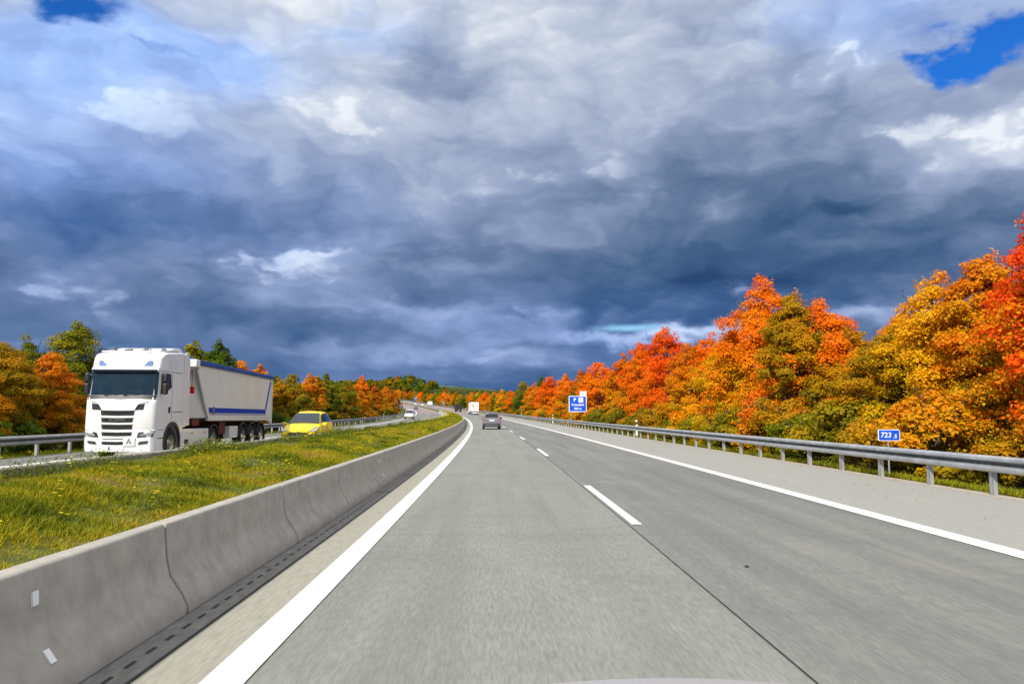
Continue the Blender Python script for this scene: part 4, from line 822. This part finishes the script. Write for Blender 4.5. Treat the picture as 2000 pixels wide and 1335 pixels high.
    for s_ in (-1, 1):
        X0 = s_*(hb+.004); X1 = s_*(hb+.010)
        st = MB(); st.prism([(4.95, 1.60), (12.75, 1.58), (12.72, 1.79), (4.86, 1.82)], X0, X1, m=0); st.prism([(12.6, 1.80), (12.80, 1.80), (13.55, 3.24), (13.36, 3.24)], X0, X1+s_*.002, m=0); st.build('blue_stripe', p_blue, t)
        st = MB(); st.prism([(5.0, 1.53), (12.76, 1.51), (12.76, 1.535), (5.0, 1.555)], X0, X1); st.build('thin_stripe', p_blue, t)
        st = MB(); st.prism([(5.35, 1.56), (5.55, 1.56), (5.50, 1.86), (5.34, 1.86)], X0, X1+s_*.006); st.build('emblem', mat('emblem brown red', (.30, .10, .06), .5), t)
        ed = MB(); ed.prism([(4.86, 1.28), (13.1, 1.24), (13.75, 1.05), (13.80, 1.34), (4.86, 1.44)], s_*(hb-.10), s_*(hb+.02)); ed.build('lower_rail', m_tub, t, bevel=.012)
        up_ = MB(); up_.prism([(3.56, 3.30), (3.74, 3.30), (4.98, 1.42), (4.80, 1.42)], s_*(hb-.05), s_*(hb+.018)); up_.build('front_rib', m_tub, t, bevel=.012)
        re_ = MB(); re_.box(s_*(hb+.0)-.05, s_*(hb+.0)+.03, 13.66, 13.80, 1.0, 3.42); re_.build('rear_post', m_tub, t, bevel=.01)
        tb = MB(); tb.box(s_*(hb-.33), s_*(hb-.03), 7.55, 8.65, .50, 1.02); tb.build('tool_box', p_cream, t, bevel=.02)
        lg = MB(); lg.box(s_*(hb-.28)-.06, s_*(hb-.28)+.06, 6.65, 6.80, .45, 1.15); lg.build('landing_leg', m_redf, t)
        for i, yy in enumerate((9.35, 10.72, 12.10)):
            wheel(t, s_*1.06, yy, .50, .50, .36, m_alu, s_)
            m_ = MB(); pts = [(yy+.64*math.cos(a), .54+.64*math.sin(a)) for a in np.linspace(.1, math.pi-.1, 14)]; pin = [(yy+.58*math.cos(a), .54+.58*math.sin(a)) for a in np.linspace(.1, math.pi-.1, 14)]
            for j in range(13): m_.prism([pts[j], pts[j+1], pin[j+1], pin[j]], s_*(hb-.38), s_*(hb-.01))
            m_.build('mudguard', m_trim, t)
        mf = MB(); mf.box(s_*(hb-.38), s_*(hb-.03), 12.80, 12.83, .30, .75); mf.build('mud_flap', m_blk, t)
    ch = MB()
    for x_ in (-.42, .42): ch.box(x_-.06, x_+.06, 3.7, 13.4, 1.03, 1.27)
    ch.box(-1.1, 1.1, 6.6, 7.3, .7, 1.2); ch.build('trailer_frame', m_redf, t); MB().box(-.9, .9, 7.2, 13.2, .62, 1.0).build('trailer_axle', m_under, t)
    MB().box(-1.1, 1.1, 3.62, 4.3, 1.1, 1.36).build('front_crossbeam', m_redf, t); cylb = MB(); cylb.tube((0, 3.25, 1.3), (0, 3.35, 3.35), .10, .08, 12); cylb.build('lift_cylinder', m_redf, t, smooth=True, auto=40)
    rb = MB(); rb.box(1.05, 1.28, 3.18, 3.25, 2.35, 2.62); rb.build('red_box', mat('red box paint', (.6, .02, .01), .4), t); rb = MB(); rb.tube((1.18, 3.22, 2.6), (1.15, 3.3, 3.3), .015); rb.tube((1.0, 3.2, 1.4), (1.1, 3.3, 3.3), .02); rb.build('hose', m_redf, t)
    tb = MB(); tb.box(-1.15, 1.15, 13.3, 13.4, .55, .72); tb.build('under_run_bar', m_trim, t)
lorry()

# ------------------------------------------------------------------ cars
def loft_car(name, label, cat, s, X, rz, st, mats, levels=None, wheels=(.75, 3.2), wr=.32, group=None):
    """st: list of (y, zb, w, zbelt, wbelt, zroof, wroof); rings joined along y"""
    t = empty(name, W3(s, X), s/RR+rz); tag(t, label, cat, group)
    v = []
    for (y, zb, w, zbe, wb, zr_, wr_) in st:
        hood = zr_-zbe < .03
        L_ = [(0, zb), (w*.86, zb), (w*.97, zb+.08), (w, zb+(zbe-zb)*.45), (w*.985, zb+(zbe-zb)*.75), (wb, zbe)]
        L_ += [(wr_, zr_-(.0 if hood else .05)), (wr_*.86, zr_+(.006 if hood else .0)), (wr_*.45, zr_+.02), (0, zr_+.028)]
        r_ = [(a, y, b) for a, b in L_]; v += r_+[(-a, y, b) for a, _, b in r_[-2:0:-1]]
    n = 18; N_ = len(st); f = [(i*n+j, i*n+(j+1) % n, (i+1)*n+(j+1) % n, (i+1)*n+j) for i in range(N_-1) for j in range(n)]+[tuple(range(n)), tuple(range((N_-1)*n, N_*n))[::-1]]
    b = MB().add(v, f).build('body', mats, t); fix_normals(b)
    if wheels: cut(b, [cyl((yw, wr), wr+.055, -2, 2, 28) for yw in wheels])
    hw = max(q[2] for q in st)
    if wheels:
        MB().box(-hw*.82, hw*.82, wheels[0]-.45, wheels[1]+.45, st[2][1]+.03, .62).build('inner_arch', m_under, t)
        for yw in wheels:
            for s_ in (-1, 1): wheel(t, s_*(hw-.12), yw, wr, wr, .21, m_alu, s_, .64, 5)
    return t, v, n
def pane(name, corners, parent, m_, inset=.06, off=.006, outn=None):
    c = [Vector(q) for q in corners]; ce = sum(c, Vector())/len(c); q = [p.lerp(ce, inset) for p in c]; nn = (q[1]-q[0]).cross(q[2]-q[0]).normalized()
    if outn is not None and nn.dot(Vector(outn)) < 0: nn = -nn
    b_ = [p-nn*.012 for p in q]; q = [p+nn*off for p in q]; n = len(q)
    o = MB().add(q+b_, [tuple(range(n)), tuple(range(n, 2*n))[::-1]]+[(i, (i+1) % n, n+(i+1) % n, n+i) for i in range(n)]).build(name, m_, parent); fix_normals(o); return o
def side_panes(t, st, rng, m_, split=None, ins=.07):
    for s_ in (-1, 1):
        for (i, j) in rng:
            a, b = st[i], st[j]; k = (.10, .93)
            def pt(q, fz): w0, w1 = q[4], q[6]; return (s_*(w0+(w1-w0)*fz), q[0], q[3]+(q[5]-.05-q[3])*fz)
            ai, bi = .04, .04
            pane('side_window', [pt(a, k[0]), pt(b, k[0]), pt(b, k[1]), pt(a, k[1])], t, m_, ins, .006, (s_, 0, 0))

# yellow compact MPV facing us
st = [(0.0, .32, .60, .62, .58, .63, .50), (.07, .22, .78, .72, .72, .73, .62), (.30, .20, .86, .86, .78, .88, .66), (.95, .20, .885, 1.02, .80, 1.04, .68), (1.12, .20, .885, 1.07, .80, 1.09, .70),
      (1.95, .20, .885, 1.09, .80, 1.60, .60), (2.45, .20, .885, 1.11, .80, 1.685, .60), (3.15, .20, .885, 1.13, .79, 1.68, .60), (3.75, .22, .87, 1.15, .77, 1.58, .57), (3.98, .25, .85, 1.12, .75, 1.25, .60), (4.05, .34, .78, .80, .70, .86, .60)]
t, _, _ = loft_car('yellow_car', 'bright yellow compact car following the white lorry on the oncoming carriageway', 'car', 35.5, -9.10, .0, st, [p_yellow], wheels=(.78, 3.27), wr=.31)
def roofpt(q, x): return (x*q[6], q[0], q[5]+.01)
pane('windscreen', [(-.74, 1.13, 1.10), (.74, 1.13, 1.10), (.57, 1.93, 1.59), (-.57, 1.93, 1.59)], t, m_glass, .02, .036, (0, -1, .5))
side_panes(t, st, [(5, 6), (6, 7), (7, 8)], m_glass2)
for s_ in (-1, 1):
    pane('quarter_window', [(s_*.80, 1.30, 1.12), (s_*.80, 1.90, 1.14), (s_*.64, 1.90, 1.50)], t, m_glass2, .1, .02, (s_, 0, 0))
    L_ = pane('headlight', [(s_*.46, .08, .74), (s_*.80, .18, .74), (s_*.86, .40, .95), (s_*.74, .28, .93)], t, m_lamp, .02, .055, (0, -1, .2))
    mo = MB(); mo.box(s_*.96-.11, s_*.96+.11, 1.18, 1.30, 1.02, 1.17); mo.build('mirror', p_yellow, t, bevel=.045, seg=3)
    MB().box(s_*.885-.004, s_*.885+.004, 1.30, 1.315, .35, 1.05).build('door_seam', m_trim, t); MB().box(s_*.888-.004, s_*.888+.004, 2.30, 2.315, .35, 1.08).build('door_seam', m_trim, t)
    MB().box(s_*.89-.02, s_*.89+.015, 2.0, 2.18, .93, .96).build('door_handle', m_trim, t)
    pane('fog_lamp', [(s_*.52, .03, .38), (s_*.70, .08, .38), (s_*.70, .09, .46), (s_*.54, .05, .46)], t, m_lamp, .02, .02, (0, -1, 0))
MB().prism([(-.36, .54), (.36, .54), (.50, .64), (.40, .72), (-.40, .72), (-.50, .64)], -.045, .08, 'y').build('grille', m_gr0 if False else m_blk, t, bevel=.02)
for k_ in range(3): MB().box(-.42, .42, -.055, -.04, .58+.045*k_, .588+.045*k_).build('grille_bar', m_trim, t)
MB().box(-.27, .27, -.04, 0, .34, .44).build('number_plate', m_plate, t)
MB().tube((0, -.0, .72), (0, .04, .73), .05, .05, 14).build('bonnet_badge', mat('badge', (.2, .2, .25), .3, .6), t)

# silver SUV ahead, seen from behind (tail at y = 0)
st = [(0.0, .42, .80, .62, .80, .64, .74), (.03, .30, .88, 1.00, .83, 1.02, .74), (.10, .28, .90, 1.08, .84, 1.10, .76), (.42, .26, .91, 1.12, .84, 1.54, .62), (.75, .24, .915, 1.10, .84, 1.585, .64), (1.5, .24, .915, 1.08, .84, 1.60, .66), (2.3, .24, .915, 1.06, .84, 1.57, .64),
      (3.1, .24, .91, 1.02, .82, 1.05, .70), (4.1, .26, .88, .90, .76, .92, .62), (4.35, .34, .78, .72, .68, .74, .55)]
t, _, _ = loft_car('silver_suv', 'silver grey sport utility vehicle driving ahead in the left lane, seen from behind', 'car', 75.6, .42, 0, st, [p_silver], wheels=(.85, 3.5), wr=.36)
pane('rear_window', [(-.72, .13, 1.12), (.72, .13, 1.12), (.58, .40, 1.48), (-.58, .40, 1.48)], t, m_blk, .03, .036, (0, -1, .4))
side_panes(t, st, [(3, 4), (4, 5), (5, 6)], m_glass2)
for s_ in (-1, 1):
    pane('tail_lamp', [(s_*.52, -.0, 1.00), (s_*.87, .03, .96), (s_*.87, .05, 1.09), (s_*.76, .05, 1.07)], t, m_redl, .02, .03, (0, -1, 0)); pane('reflector', [(s_*.77, -.02, .52), (s_*.83, -.01, .52), (s_*.83, -.01, .66), (s_*.78, -.02, .66)], t, m_redl, .05, .035, (0, -1, 0))
    mo = MB(); mo.box(s_*1.0-.12, s_*1.0+.10, 2.35, 2.50, 1.02, 1.20); mo.build('mirror', m_trim if s_ > 0 else p_silver, t, bevel=.04, seg=3)
    MB().box(s_*.62-.02, s_*.62+.02, .8, 2.3, 1.60, 1.64).build('roof_rail', m_trim, t)
MB().box(-.86, .86, -.035, .08, .28, .60).build('bumper', m_trim, t, bevel=.03); MB().box(-.62, .62, -.05, .0, .40, .47).build('bumper_trim', p_silver, t, bevel=.01)
MB().box(-.27, .27, -.03, .03, .84, .95).build('number_plate', m_plate, t); MB().box(-.60, .60, .30, .44, 1.53, 1.58).build('roof_spoiler', p_silver, t, bevel=.02)

# white panel van on the oncoming side
st = [(0., .34, .72, .74, .70, .76, .62), (.08, .26, .88, .92, .82, .94, .70), (.55, .25, .92, 1.08, .84, 1.10, .72), (.75, .25, .92, 1.14, .84, 1.16, .74), (1.45, .25, .92, 1.18, .86, 1.82, .68), (2.0, .25, .92, 1.20, .88, 1.88, .72), (4.1, .27, .92, 1.20, .88, 1.88, .72), (4.2, .34, .88, 1.0, .84, 1.75, .70)]
t, _, _ = loft_car('white_van', 'small white van with a yellow number plate rounding the bend towards us', 'van', 153., -13.35, 0, st, [paint('van white', (.84, .84, .83))], wheels=(.8, 3.4), wr=.33)
pane('windscreen', [(-.78, .78, 1.17), (.78, .78, 1.17), (.66, 1.43, 1.78), (-.66, 1.43, 1.78)], t, m_glass, .03, .036, (0, -1, .5)); side_panes(t, st, [(4, 5)], m_glass2)
MB().box(-.9, .9, -.03, .06, .30, .58).build('bumper', m_trim, t, bevel=.03); MB().box(-.30, .30, -.05, 0, .46, .60).build('number_plate', m_yplate, t)
for s_ in (-1, 1):
    pane('headlight', [(s_*.55, .0, .70), (s_*.84, .06, .70), (s_*.84, .14, .90), (s_*.60, .05, .84)], t, m_lamp, .02, .02, (0, -1, .2)); MB().box(s_*1.0-.10, s_*1.0+.10, .85, .97, 1.15, 1.42).build('mirror', m_trim, t, bevel=.04)

# three small distant cars
def far_car(name, label, s, X, p_, facing, rear=False):
    st = [(0., .36, .70, .66, .66, .68, .55), (.1, .24, .86, .80, .78, .82, .62), (.9, .22, .88, .93, .80, .95, .66), (1.8, .22, .88, .96, .80, 1.44, .58), (2.9, .22, .88, .97, .80, 1.45, .58), (3.8, .24, .87, .95, .78, .98, .62), (4.3, .34, .80, .78, .70, .82, .58)]
    t, _, _ = loft_car(name, label, 'car', s, X, 0, st, [p_], wheels=(.85, 3.4), wr=.32)
    pane('rear_window' if rear else 'windscreen', [(-.72, .95, .97), (.72, .95, .97), (.56, 1.76, 1.40), (-.56, 1.76, 1.40)], t, m_glass, .02, .036, (0, -1, .5)); side_panes(t, st, [(3, 4)], m_glass2)
    for s_ in (-1, 1): pane('tail_lamp' if rear else 'headlight', [(s_*.50, .05, .58), (s_*.82, .10, .60), (s_*.84, .2, .76), (s_*.55, .1, .74)], t, m_redl if rear else m_lamp, .0, .02, (0, -1, 0))
    MB().box(-.26, .26, -.02, .05, .42, .53).build('number_plate', m_plate, t)
far_car('dark_car', 'small dark blue car far off on the oncoming carriageway behind the white van', 362, -12.7, p_dark, 1)
far_car('white_car', 'small white car beyond the bend, the nearer of two pale cars', 500, .9, paint('far white', (.8, .8, .8)), -1, True)
far_car('white_car', 'farthest small white car, just left of the other pale car', 537, .3, paint('far white', (.8, .8, .8)), -1, True)

# box lorries seen from behind
def box_lorry(name, label, s, X, w, z0, z1, ln, pb, detail):
    t = empty(name, W3(s, X), s/RR); tag(t, label, 'lorry'); h = w/2
    bx = MB().box(-h, h, 0, ln, z0, z1).build('cargo_box', pb, t, bevel=.03)
    for s_ in (-1, 1):
        for yy in ((1.6, 2.9, 4.2, ln+.9) if ln > 9 else (1.4, ln+.6)): wheel(t, s_*(h-.22), yy, .50, .50, .36, m_alu, s_)
        MB().box(s_*(h-.22)-.12, s_*(h-.22)+.12, .03, .10, .62, .76).build('tail_lamp', m_redl, t)
        if detail: MB().box(s_*(h-.30)-.22, s_*(h-.30)+.22, -.03, .02, z0+.02, z0+.05).build('marker_strip', m_redl, t)
        MB().box(s_*(h-.30)-.2, s_*(h-.30)+.2, .9, .93, .25, .75).build('mud_flap', m_blk, t)
    MB().box(-h+.12, h-.12, .0, .12, .45, .60).build('under_run_bar', p_white if detail else m_trim, t, bevel=.01)
    MB().box(-.4, .4, .3, ln-.3, .7, z0-.01).build('chassis', m_under, t)
    c = MB(); c.prism([(ln+.5, .5), (ln+2.6, .5), (ln+2.75, 1.6), (ln+2.3, z1-.35), (ln+1.9, z1-.1), (ln+.5, z1-.1)], -h+.03, h-.03); co = c.build('cab', p_white if detail else pb, t, bevel=.06)
    MB().box(-.26, .26, -.03, .03, .72, .84).build('number_plate', m_plate if not detail else mat('cream plate', (.75, .62, .35), .5), t)
    for x_ in ((-.0,) if True else ()): MB().box(x_-.012, x_+.012, -.006, .0, z0+.1, z1-.1).build('door_gap', m_trim, bx)
    for x_ in (-h+.25, -.16, .16, h-.25): MB().tube((x_, -.02, z0+.08), (x_, -.02, z1-.08), .018, .018, 6).build('lock_rod', m_steelp if detail else m_blk, bx)
    return t, bx
t, bx = box_lorry('white_lorry', 'white box lorry with a yellow patch on its rear door, ahead in the right lane', 241, 4.15, 2.5, 1.05, 3.95, 12.5, paint('lorry white', (.83, .82, .79), .5, .1), True)
MB().box(-1.0, -.14, -.032, -.022, 2.55, 3.15).build('yellow_patch', mat('yellow patch', (.80, .42, .02), .5), bx); MB().box(-1.18, 1.18, -.05, .06, .42, .70).build('rear_bumper', p_white, t, bevel=.02)
MB().box(.62, .92, -.032, -.022, 1.35, 3.5).build('side_print', mat('grey print', (.55, .56, .58), .5), bx)
wt = MB(); wt.prism([(-.22, 1.12), (.26, 1.12), (.02, 1.56)], -.035, -.024, 'y'); wt.build('warning_triangle', mat('triangle grey', (.35, .33, .33), .5), bx)
t, bx = box_lorry('black_lorry', 'black box lorry ahead of the white one with the yellow patch', 308, 3.1, 2.4, .85, 3.2, 7., mat('black box', (.012, .013, .017), .6), False)
t, bx = box_lorry('small_box_truck', 'far white box truck near the blue sign beyond the bend', 487, 4.6, 2.45, .8, 2.95, 6., paint('lorry white', (.83, .82, .79), .5, .1), True)

# ------------------------------------------------------------------ bonnet of the car the picture is taken from
def bonnet():
    t = empty('car_bonnet', (.27, 0, 0)); tag(t, 'light grey bonnet edge of the car the picture is taken from, at the bottom edge', 'car')
    v = []; nx, ny = 21, 22
    ysr = np.linspace(.85, 2.2, ny); xsr = np.linspace(-.82, .82, nx)
    for yy in ysr:
        for xx in xsr: v.append((xx, yy, 1.258-.13*(yy-.85)-.25*(yy-.85)**2-.28*xx*xx))
    MB().add(v, [(i*nx+j, i*nx+j+1, (i+1)*nx+j+1, (i+1)*nx+j) for i in range(ny-1) for j in range(nx-1)])  .build('bonnet_panel', mat('light bonnet paint', (.50, .50, .52), .35, .2), t, smooth=True)
    m_ = MB(); m_.prism([(.85, .35), (2.25, .35), (2.3, .6), (2.0, .84), (.85, .86)], -.84, .84); m_.build('front_body', p_silver, t, bevel=.08, seg=3)
    for s_ in (-1, 1): wheel(t, s_*.76, 1.45, .33, .33, .21, m_alu, s_)
bonnet()

# ------------------------------------------------------------------ signs
m_sblue = mat('sign blue', (.004, .085, .62), .35); m_sblue2 = mat('light sign blue', (.01, .20, .72), .35); m_swht = mat('sign white', (.85, .87, .88), .35); m_sblk = mat('sign black', (.03, .03, .03), .5)
def rrect(w, h, r, n=5):
    p = []
    for cx, cz, a0 in ((w/2-r, h/2-r, 0), (-w/2+r, h/2-r, 90), (-w/2+r, -h/2+r, 180), (w/2-r, -h/2+r, 270)):
        p += [(cx+r*math.cos(rad(a0+90*i/n)), cz+r*math.sin(rad(a0+90*i/n))) for i in range(n+1)]
    return p
def plate(name, w, h, r, y, m_, parent, cx=0., cz=0., th=.004):
    return MB().prism([(a+cx, b+cz) for a, b in rrect(w, h, r)], y, y+th, 'y').build(name, m_, parent)
RX = (rad(90), 0, 0)
def parking_sign():
    t = empty('parking_sign', W3(95, 11.75, -.1), 95/RR+.02); tag(t, 'blue motorway parking sign with P, WC, Kreuzfeld and 500 m on two posts', 'sign')
    for x_ in (-.82, .88): p = MB(); p.tube((x_, .06, -.5), (x_, .06, 3.7), .05, .05, 10); p.build('post', m_steelp, t, smooth=True, auto=40)
    b = plate('panel', 2.26, 2.02, .08, 0, m_swht, t, .02, 2.88, .05); plate('blue_field', 2.10, 1.86, .05, -.006, m_sblue, b, .02, 2.88)
    plate('parking_frame', .60, .60, .05, -.010, m_sblue2, b, -.36, 3.38); plate('parking_inner', .54, .54, .04, -.014, m_sblue, b, -.36, 3.38); text_mesh('letter', 'P', .62, m_swht, (-.36, -.018, 3.37), RX, b, .002, bold=.012)
    plate('wc_field', .60, .60, .05, -.010, m_swht, b, .42, 3.38); text_mesh('letters', 'WC', .27, mat('grey letters', (.25, .25, .27), .5), (.42, -.016, 3.38), RX, b, .002)
    text_mesh('letters', 'Kreuzfeld', .40, m_swht, (.02, -.010, 2.77), RX, b, .002, bold=.008); text_mesh('letters', '500 m', .38, m_swht, (.02, -.010, 2.28), RX, b, .002, bold=.008)
    u = plate('upper_plate', .84, .58, .03, 0, m_swht, t, .72, 4.19, .04)
    w = MB(); w.tube((.60, -.01, 4.30), (.62, -.01, 4.14), .022, .022, 6); w.tube((.62, -.01, 4.14), (.75, -.01, 4.13), .02, .02, 6); w.tube((.75, -.01, 4.13), (.80, -.01, 4.0), .018, .018, 6); w.tube((.60, -.01, 4.22), (.72, -.01, 4.21), .014, .014, 6)
    w.lathe_x([(-.001, .03), (.001, .03)], (.6, -.01, 4.36), 8)
    for i in range(12):
        a, b_ = rad(120+i*20), rad(140+i*20); w.tube((.64+.12*math.cos(a), -.01, 4.06+.12*math.sin(a)), (.64+.12*math.cos(b_), -.01, 4.06+.12*math.sin(b_)), .012, .012, 5)
    w.tube((.6, -.008, 4.36), (.6, -.014, 4.36), .035, .035, 10); w.build('wheelchair_symbol', m_sblk, u); text_mesh('letters', 'WC', .11, m_sblk, (.93, -.006, 4.36), RX, u, .002)
parking_sign()
def km_sign():
    t = empty('kilometre_sign', W3(20.8, 10.9, -.1), 20.8/RR+.06); tag(t, 'small blue kilometre sign reading 723.5 on a thin post behind the right guardrail', 'sign')
    p = MB(); p.tube((0, .03, -.3), (0, .03, 1.1), .024, .024, 10); p.build('post', m_steelp, t, smooth=True, auto=40)
    b = plate('panel', .63, .31, .03, 0, m_swht, t, .02, 1.15, .02); plate('blue_field', .595, .275, .02, -.004, m_sblue, b, .02, 1.15)
    text_mesh('numbers', '723', .20, m_swht, (-.075, -.007, 1.15), RX, b, .001, .1, .003, sx=1.06); text_mesh('numbers', '.5', .15, m_swht, (.185, -.007, 1.118), RX, b, .001, .1, .002, sx=1.15)
km_sign()
def far_sign(s, X, w, z0, z1, label, extra, name='blue_sign'):
    t = empty(name, W3(s, X, -.05), s/RR); tag(t, label, 'sign'); h = z1-z0
    for x_ in ((-w*.35, w*.35) if w > 1 else (0,)): p = MB(); p.tube((x_, .06, -.4), (x_, .06, z1-.1), .05, .05, 8); p.build('post', m_steelp, t)
    b = plate('panel', w, h, .05, 0, m_swht, t, 0, (z0+z1)/2, .05); plate('blue_field', w-.16, h-.16, .04, -.02, m_sblue if extra else m_sblue2, b, 0, (z0+z1)/2, .01)
    if extra:
        plate('upper_plate', w*.42, .8, .03, 0, m_swht, t, w*.25, z1+.45, .04)
        a = MB(); a.box(-.12, .12, -.035, -.03, z0+h*.3, z0+h*.7); a.prism([(-.5, z0+h*.55), (.5, z0+h*.55), (0, z0+h*.8)], -.037, -.03, 'y'); a.build('arrow', m_swht, b)
far_sign(628, 12.2, 2.7, 1.1, 4.0, 'far blue sign with a small white plate above it beside the bend', True)
far_sign(318, 10.9, .65, 1.1, 2.5, 'small narrow light blue sign left of the black lorry', False)
far_sign(470, 10.9, .9, 1.7, 3.2, 'small blue sign peeping out behind the far white box truck', False)

# ------------------------------------------------------------------ delineator posts
def delineator():
    t = empty('delineator_post', (0, 0, 0)); b = MB()
    b.prism([(-.06, -.05), (.06, -.05), (.045, .05), (-.045, .05)], -.3, .98, 'z'); b.prism([(-.06, -.05), (.06, -.05), (.045, .05), (-.045, .05)], .98, 1.06, 'z')
    b.build('post', m_wht, t, bevel=.01); k = MB(); k.add([(-.063, -.053, .70), (.063, -.053, .78), (.063, -.053, .98), (-.063, -.053, .90), (-.05, .053, .70), (.05, .053, .78), (.05, .053, .98), (-.05, .053, .90)], [(0, 1, 2, 3), (4, 7, 6, 5), (0, 4, 5, 1), (1, 5, 6, 2), (2, 6, 7, 3), (3, 7, 4, 0)]); k.build('black_band', m_blk, t)
    r = MB(); r.box(-.02, .02, -.058, -.054, .79, .88); r.build('reflector', m_lamp, t); return t
d0 = delineator(); first = True
DL = [(56.2, 10.9, .10, 'white delineator post above the right guardrail nearest to the camera'), (115.1, 10.9, .2, 'second white delineator post above the right guardrail, left of the parking sign'), (168.9, 10.9, .15, 'third white delineator post of the right row, above the silver vehicle'), (221.4, 10.9, .05, 'fourth small white delineator post of the right row'), (254, 10.9, 0, 'tiny fifth delineator post of the right row'), (274, 10.9, 0, 'tiny sixth delineator post of the right row beside the white box lorry'),
      (101., -17.7, .0, 'nearest delineator post on the far guardrail, right of the yellow car'), (146, -17.7, .05, 'middle delineator post on the far guardrail'), (194, -17.7, .05, 'delineator post on the far guardrail next to the white van'),
      (330, 10.9, 0, 'tiny delineator post near the narrow light blue sign'), (390, 10.9, 0, 'tiny delineator post past the narrow light blue sign'), (445, 10.9, 0, 'tiny delineator post short of the far white box truck'), (540, 10.9, 0, 'farthest tiny delineator post, beside the far pale cars')]
for s, X, dz, lb in DL:
    if first: e = d0; ch_ = []; first = False
    else:
        e = d0.copy(); COL.objects.link(e)
        for c_ in list(d0.children): q = c_.copy(); COL.objects.link(q); q.parent = e
    e.location = W3(s, X, dz); e.rotation_euler = (0, 0, s/RR+(.06 if X > 0 else 0)); e.scale = (1.25, 1.25, 1); tag(e, lb, 'delineator', 'white delineator posts with a black band')
t = empty('warning_post', W3(404, -18.0), .1); tag(t, 'thin dark post with a red head beyond the far guardrail', 'post'); MB().box(-.35, .35, 0, .3, .3, 1.6).build('cabinet', m_trim, t, bevel=.02); MB().tube((0, .1, 1.5), (0, .1, 2.2), .1, .1, 8).build('post', m_trim, t); MB().box(-.4, .4, -.02, .1, 2.1, 2.9).build('red_head', mat('dull red', (.25, .02, .015), .5), t, bevel=.02)

# ------------------------------------------------------------------ overhead cable far away
cb_ = MB(); pts = [Vector((-190+i*14., 780+i*2., 40.2-0.45*i+.02*i*i)) for i in range(20)]
for a_, b_ in zip(pts[:-1], pts[1:]): cb_.tube(a_, b_, .035, .035, 4)
tag(cb_.build('overhead_cable', mat('cable grey', (.25, .26, .28), .5)), 'thin grey overhead cable crossing in front of the wooded hill', 'cable')
# ------------------------------------------------------------------ small things on the road
lv = MB(); rr_ = random.Random(9)
for i in range(520):
    s = rr_.uniform(9, 90); X = rr_.gauss(10.15, .3) if rr_.random() < .85 else rr_.uniform(6.5, 10); c_ = W3(s, X, .012 if X < 9.9 else .0); a_ = rr_.uniform(0, 6.28); q = .045*rr_.uniform(.6, 1.2)
    lv.add([c_+Vector((math.cos(a_+k_*1.57)*q*(1 if k_ % 2 else .6), math.sin(a_+k_*1.57)*q*(1 if k_ % 2 else .6), .012*(k_ % 2))) for k_ in range(4)], [(0, 1, 2, 3)])
tag(lv.build('fallen_leaves', mat('fallen leaf', (.5, .22, .02), .7)), 'a few yellow and brown leaves blown against the right edge of the shoulder', 'leaves', kind='stuff')
st_ = MB()
for (s, X, q) in ((8.05, 2.62, .028), (33, 7.4, .04), (37, 8.3, .04)):
    st_.add([W3(s+q*math.sin(a_*1.047)*1.4*(1+.3*math.sin(a_*2.2)), X+q*math.cos(a_*1.047), .0115) for a_ in range(6)], [tuple(range(6))])
struct(st_.build('tar_spot', m_joint))
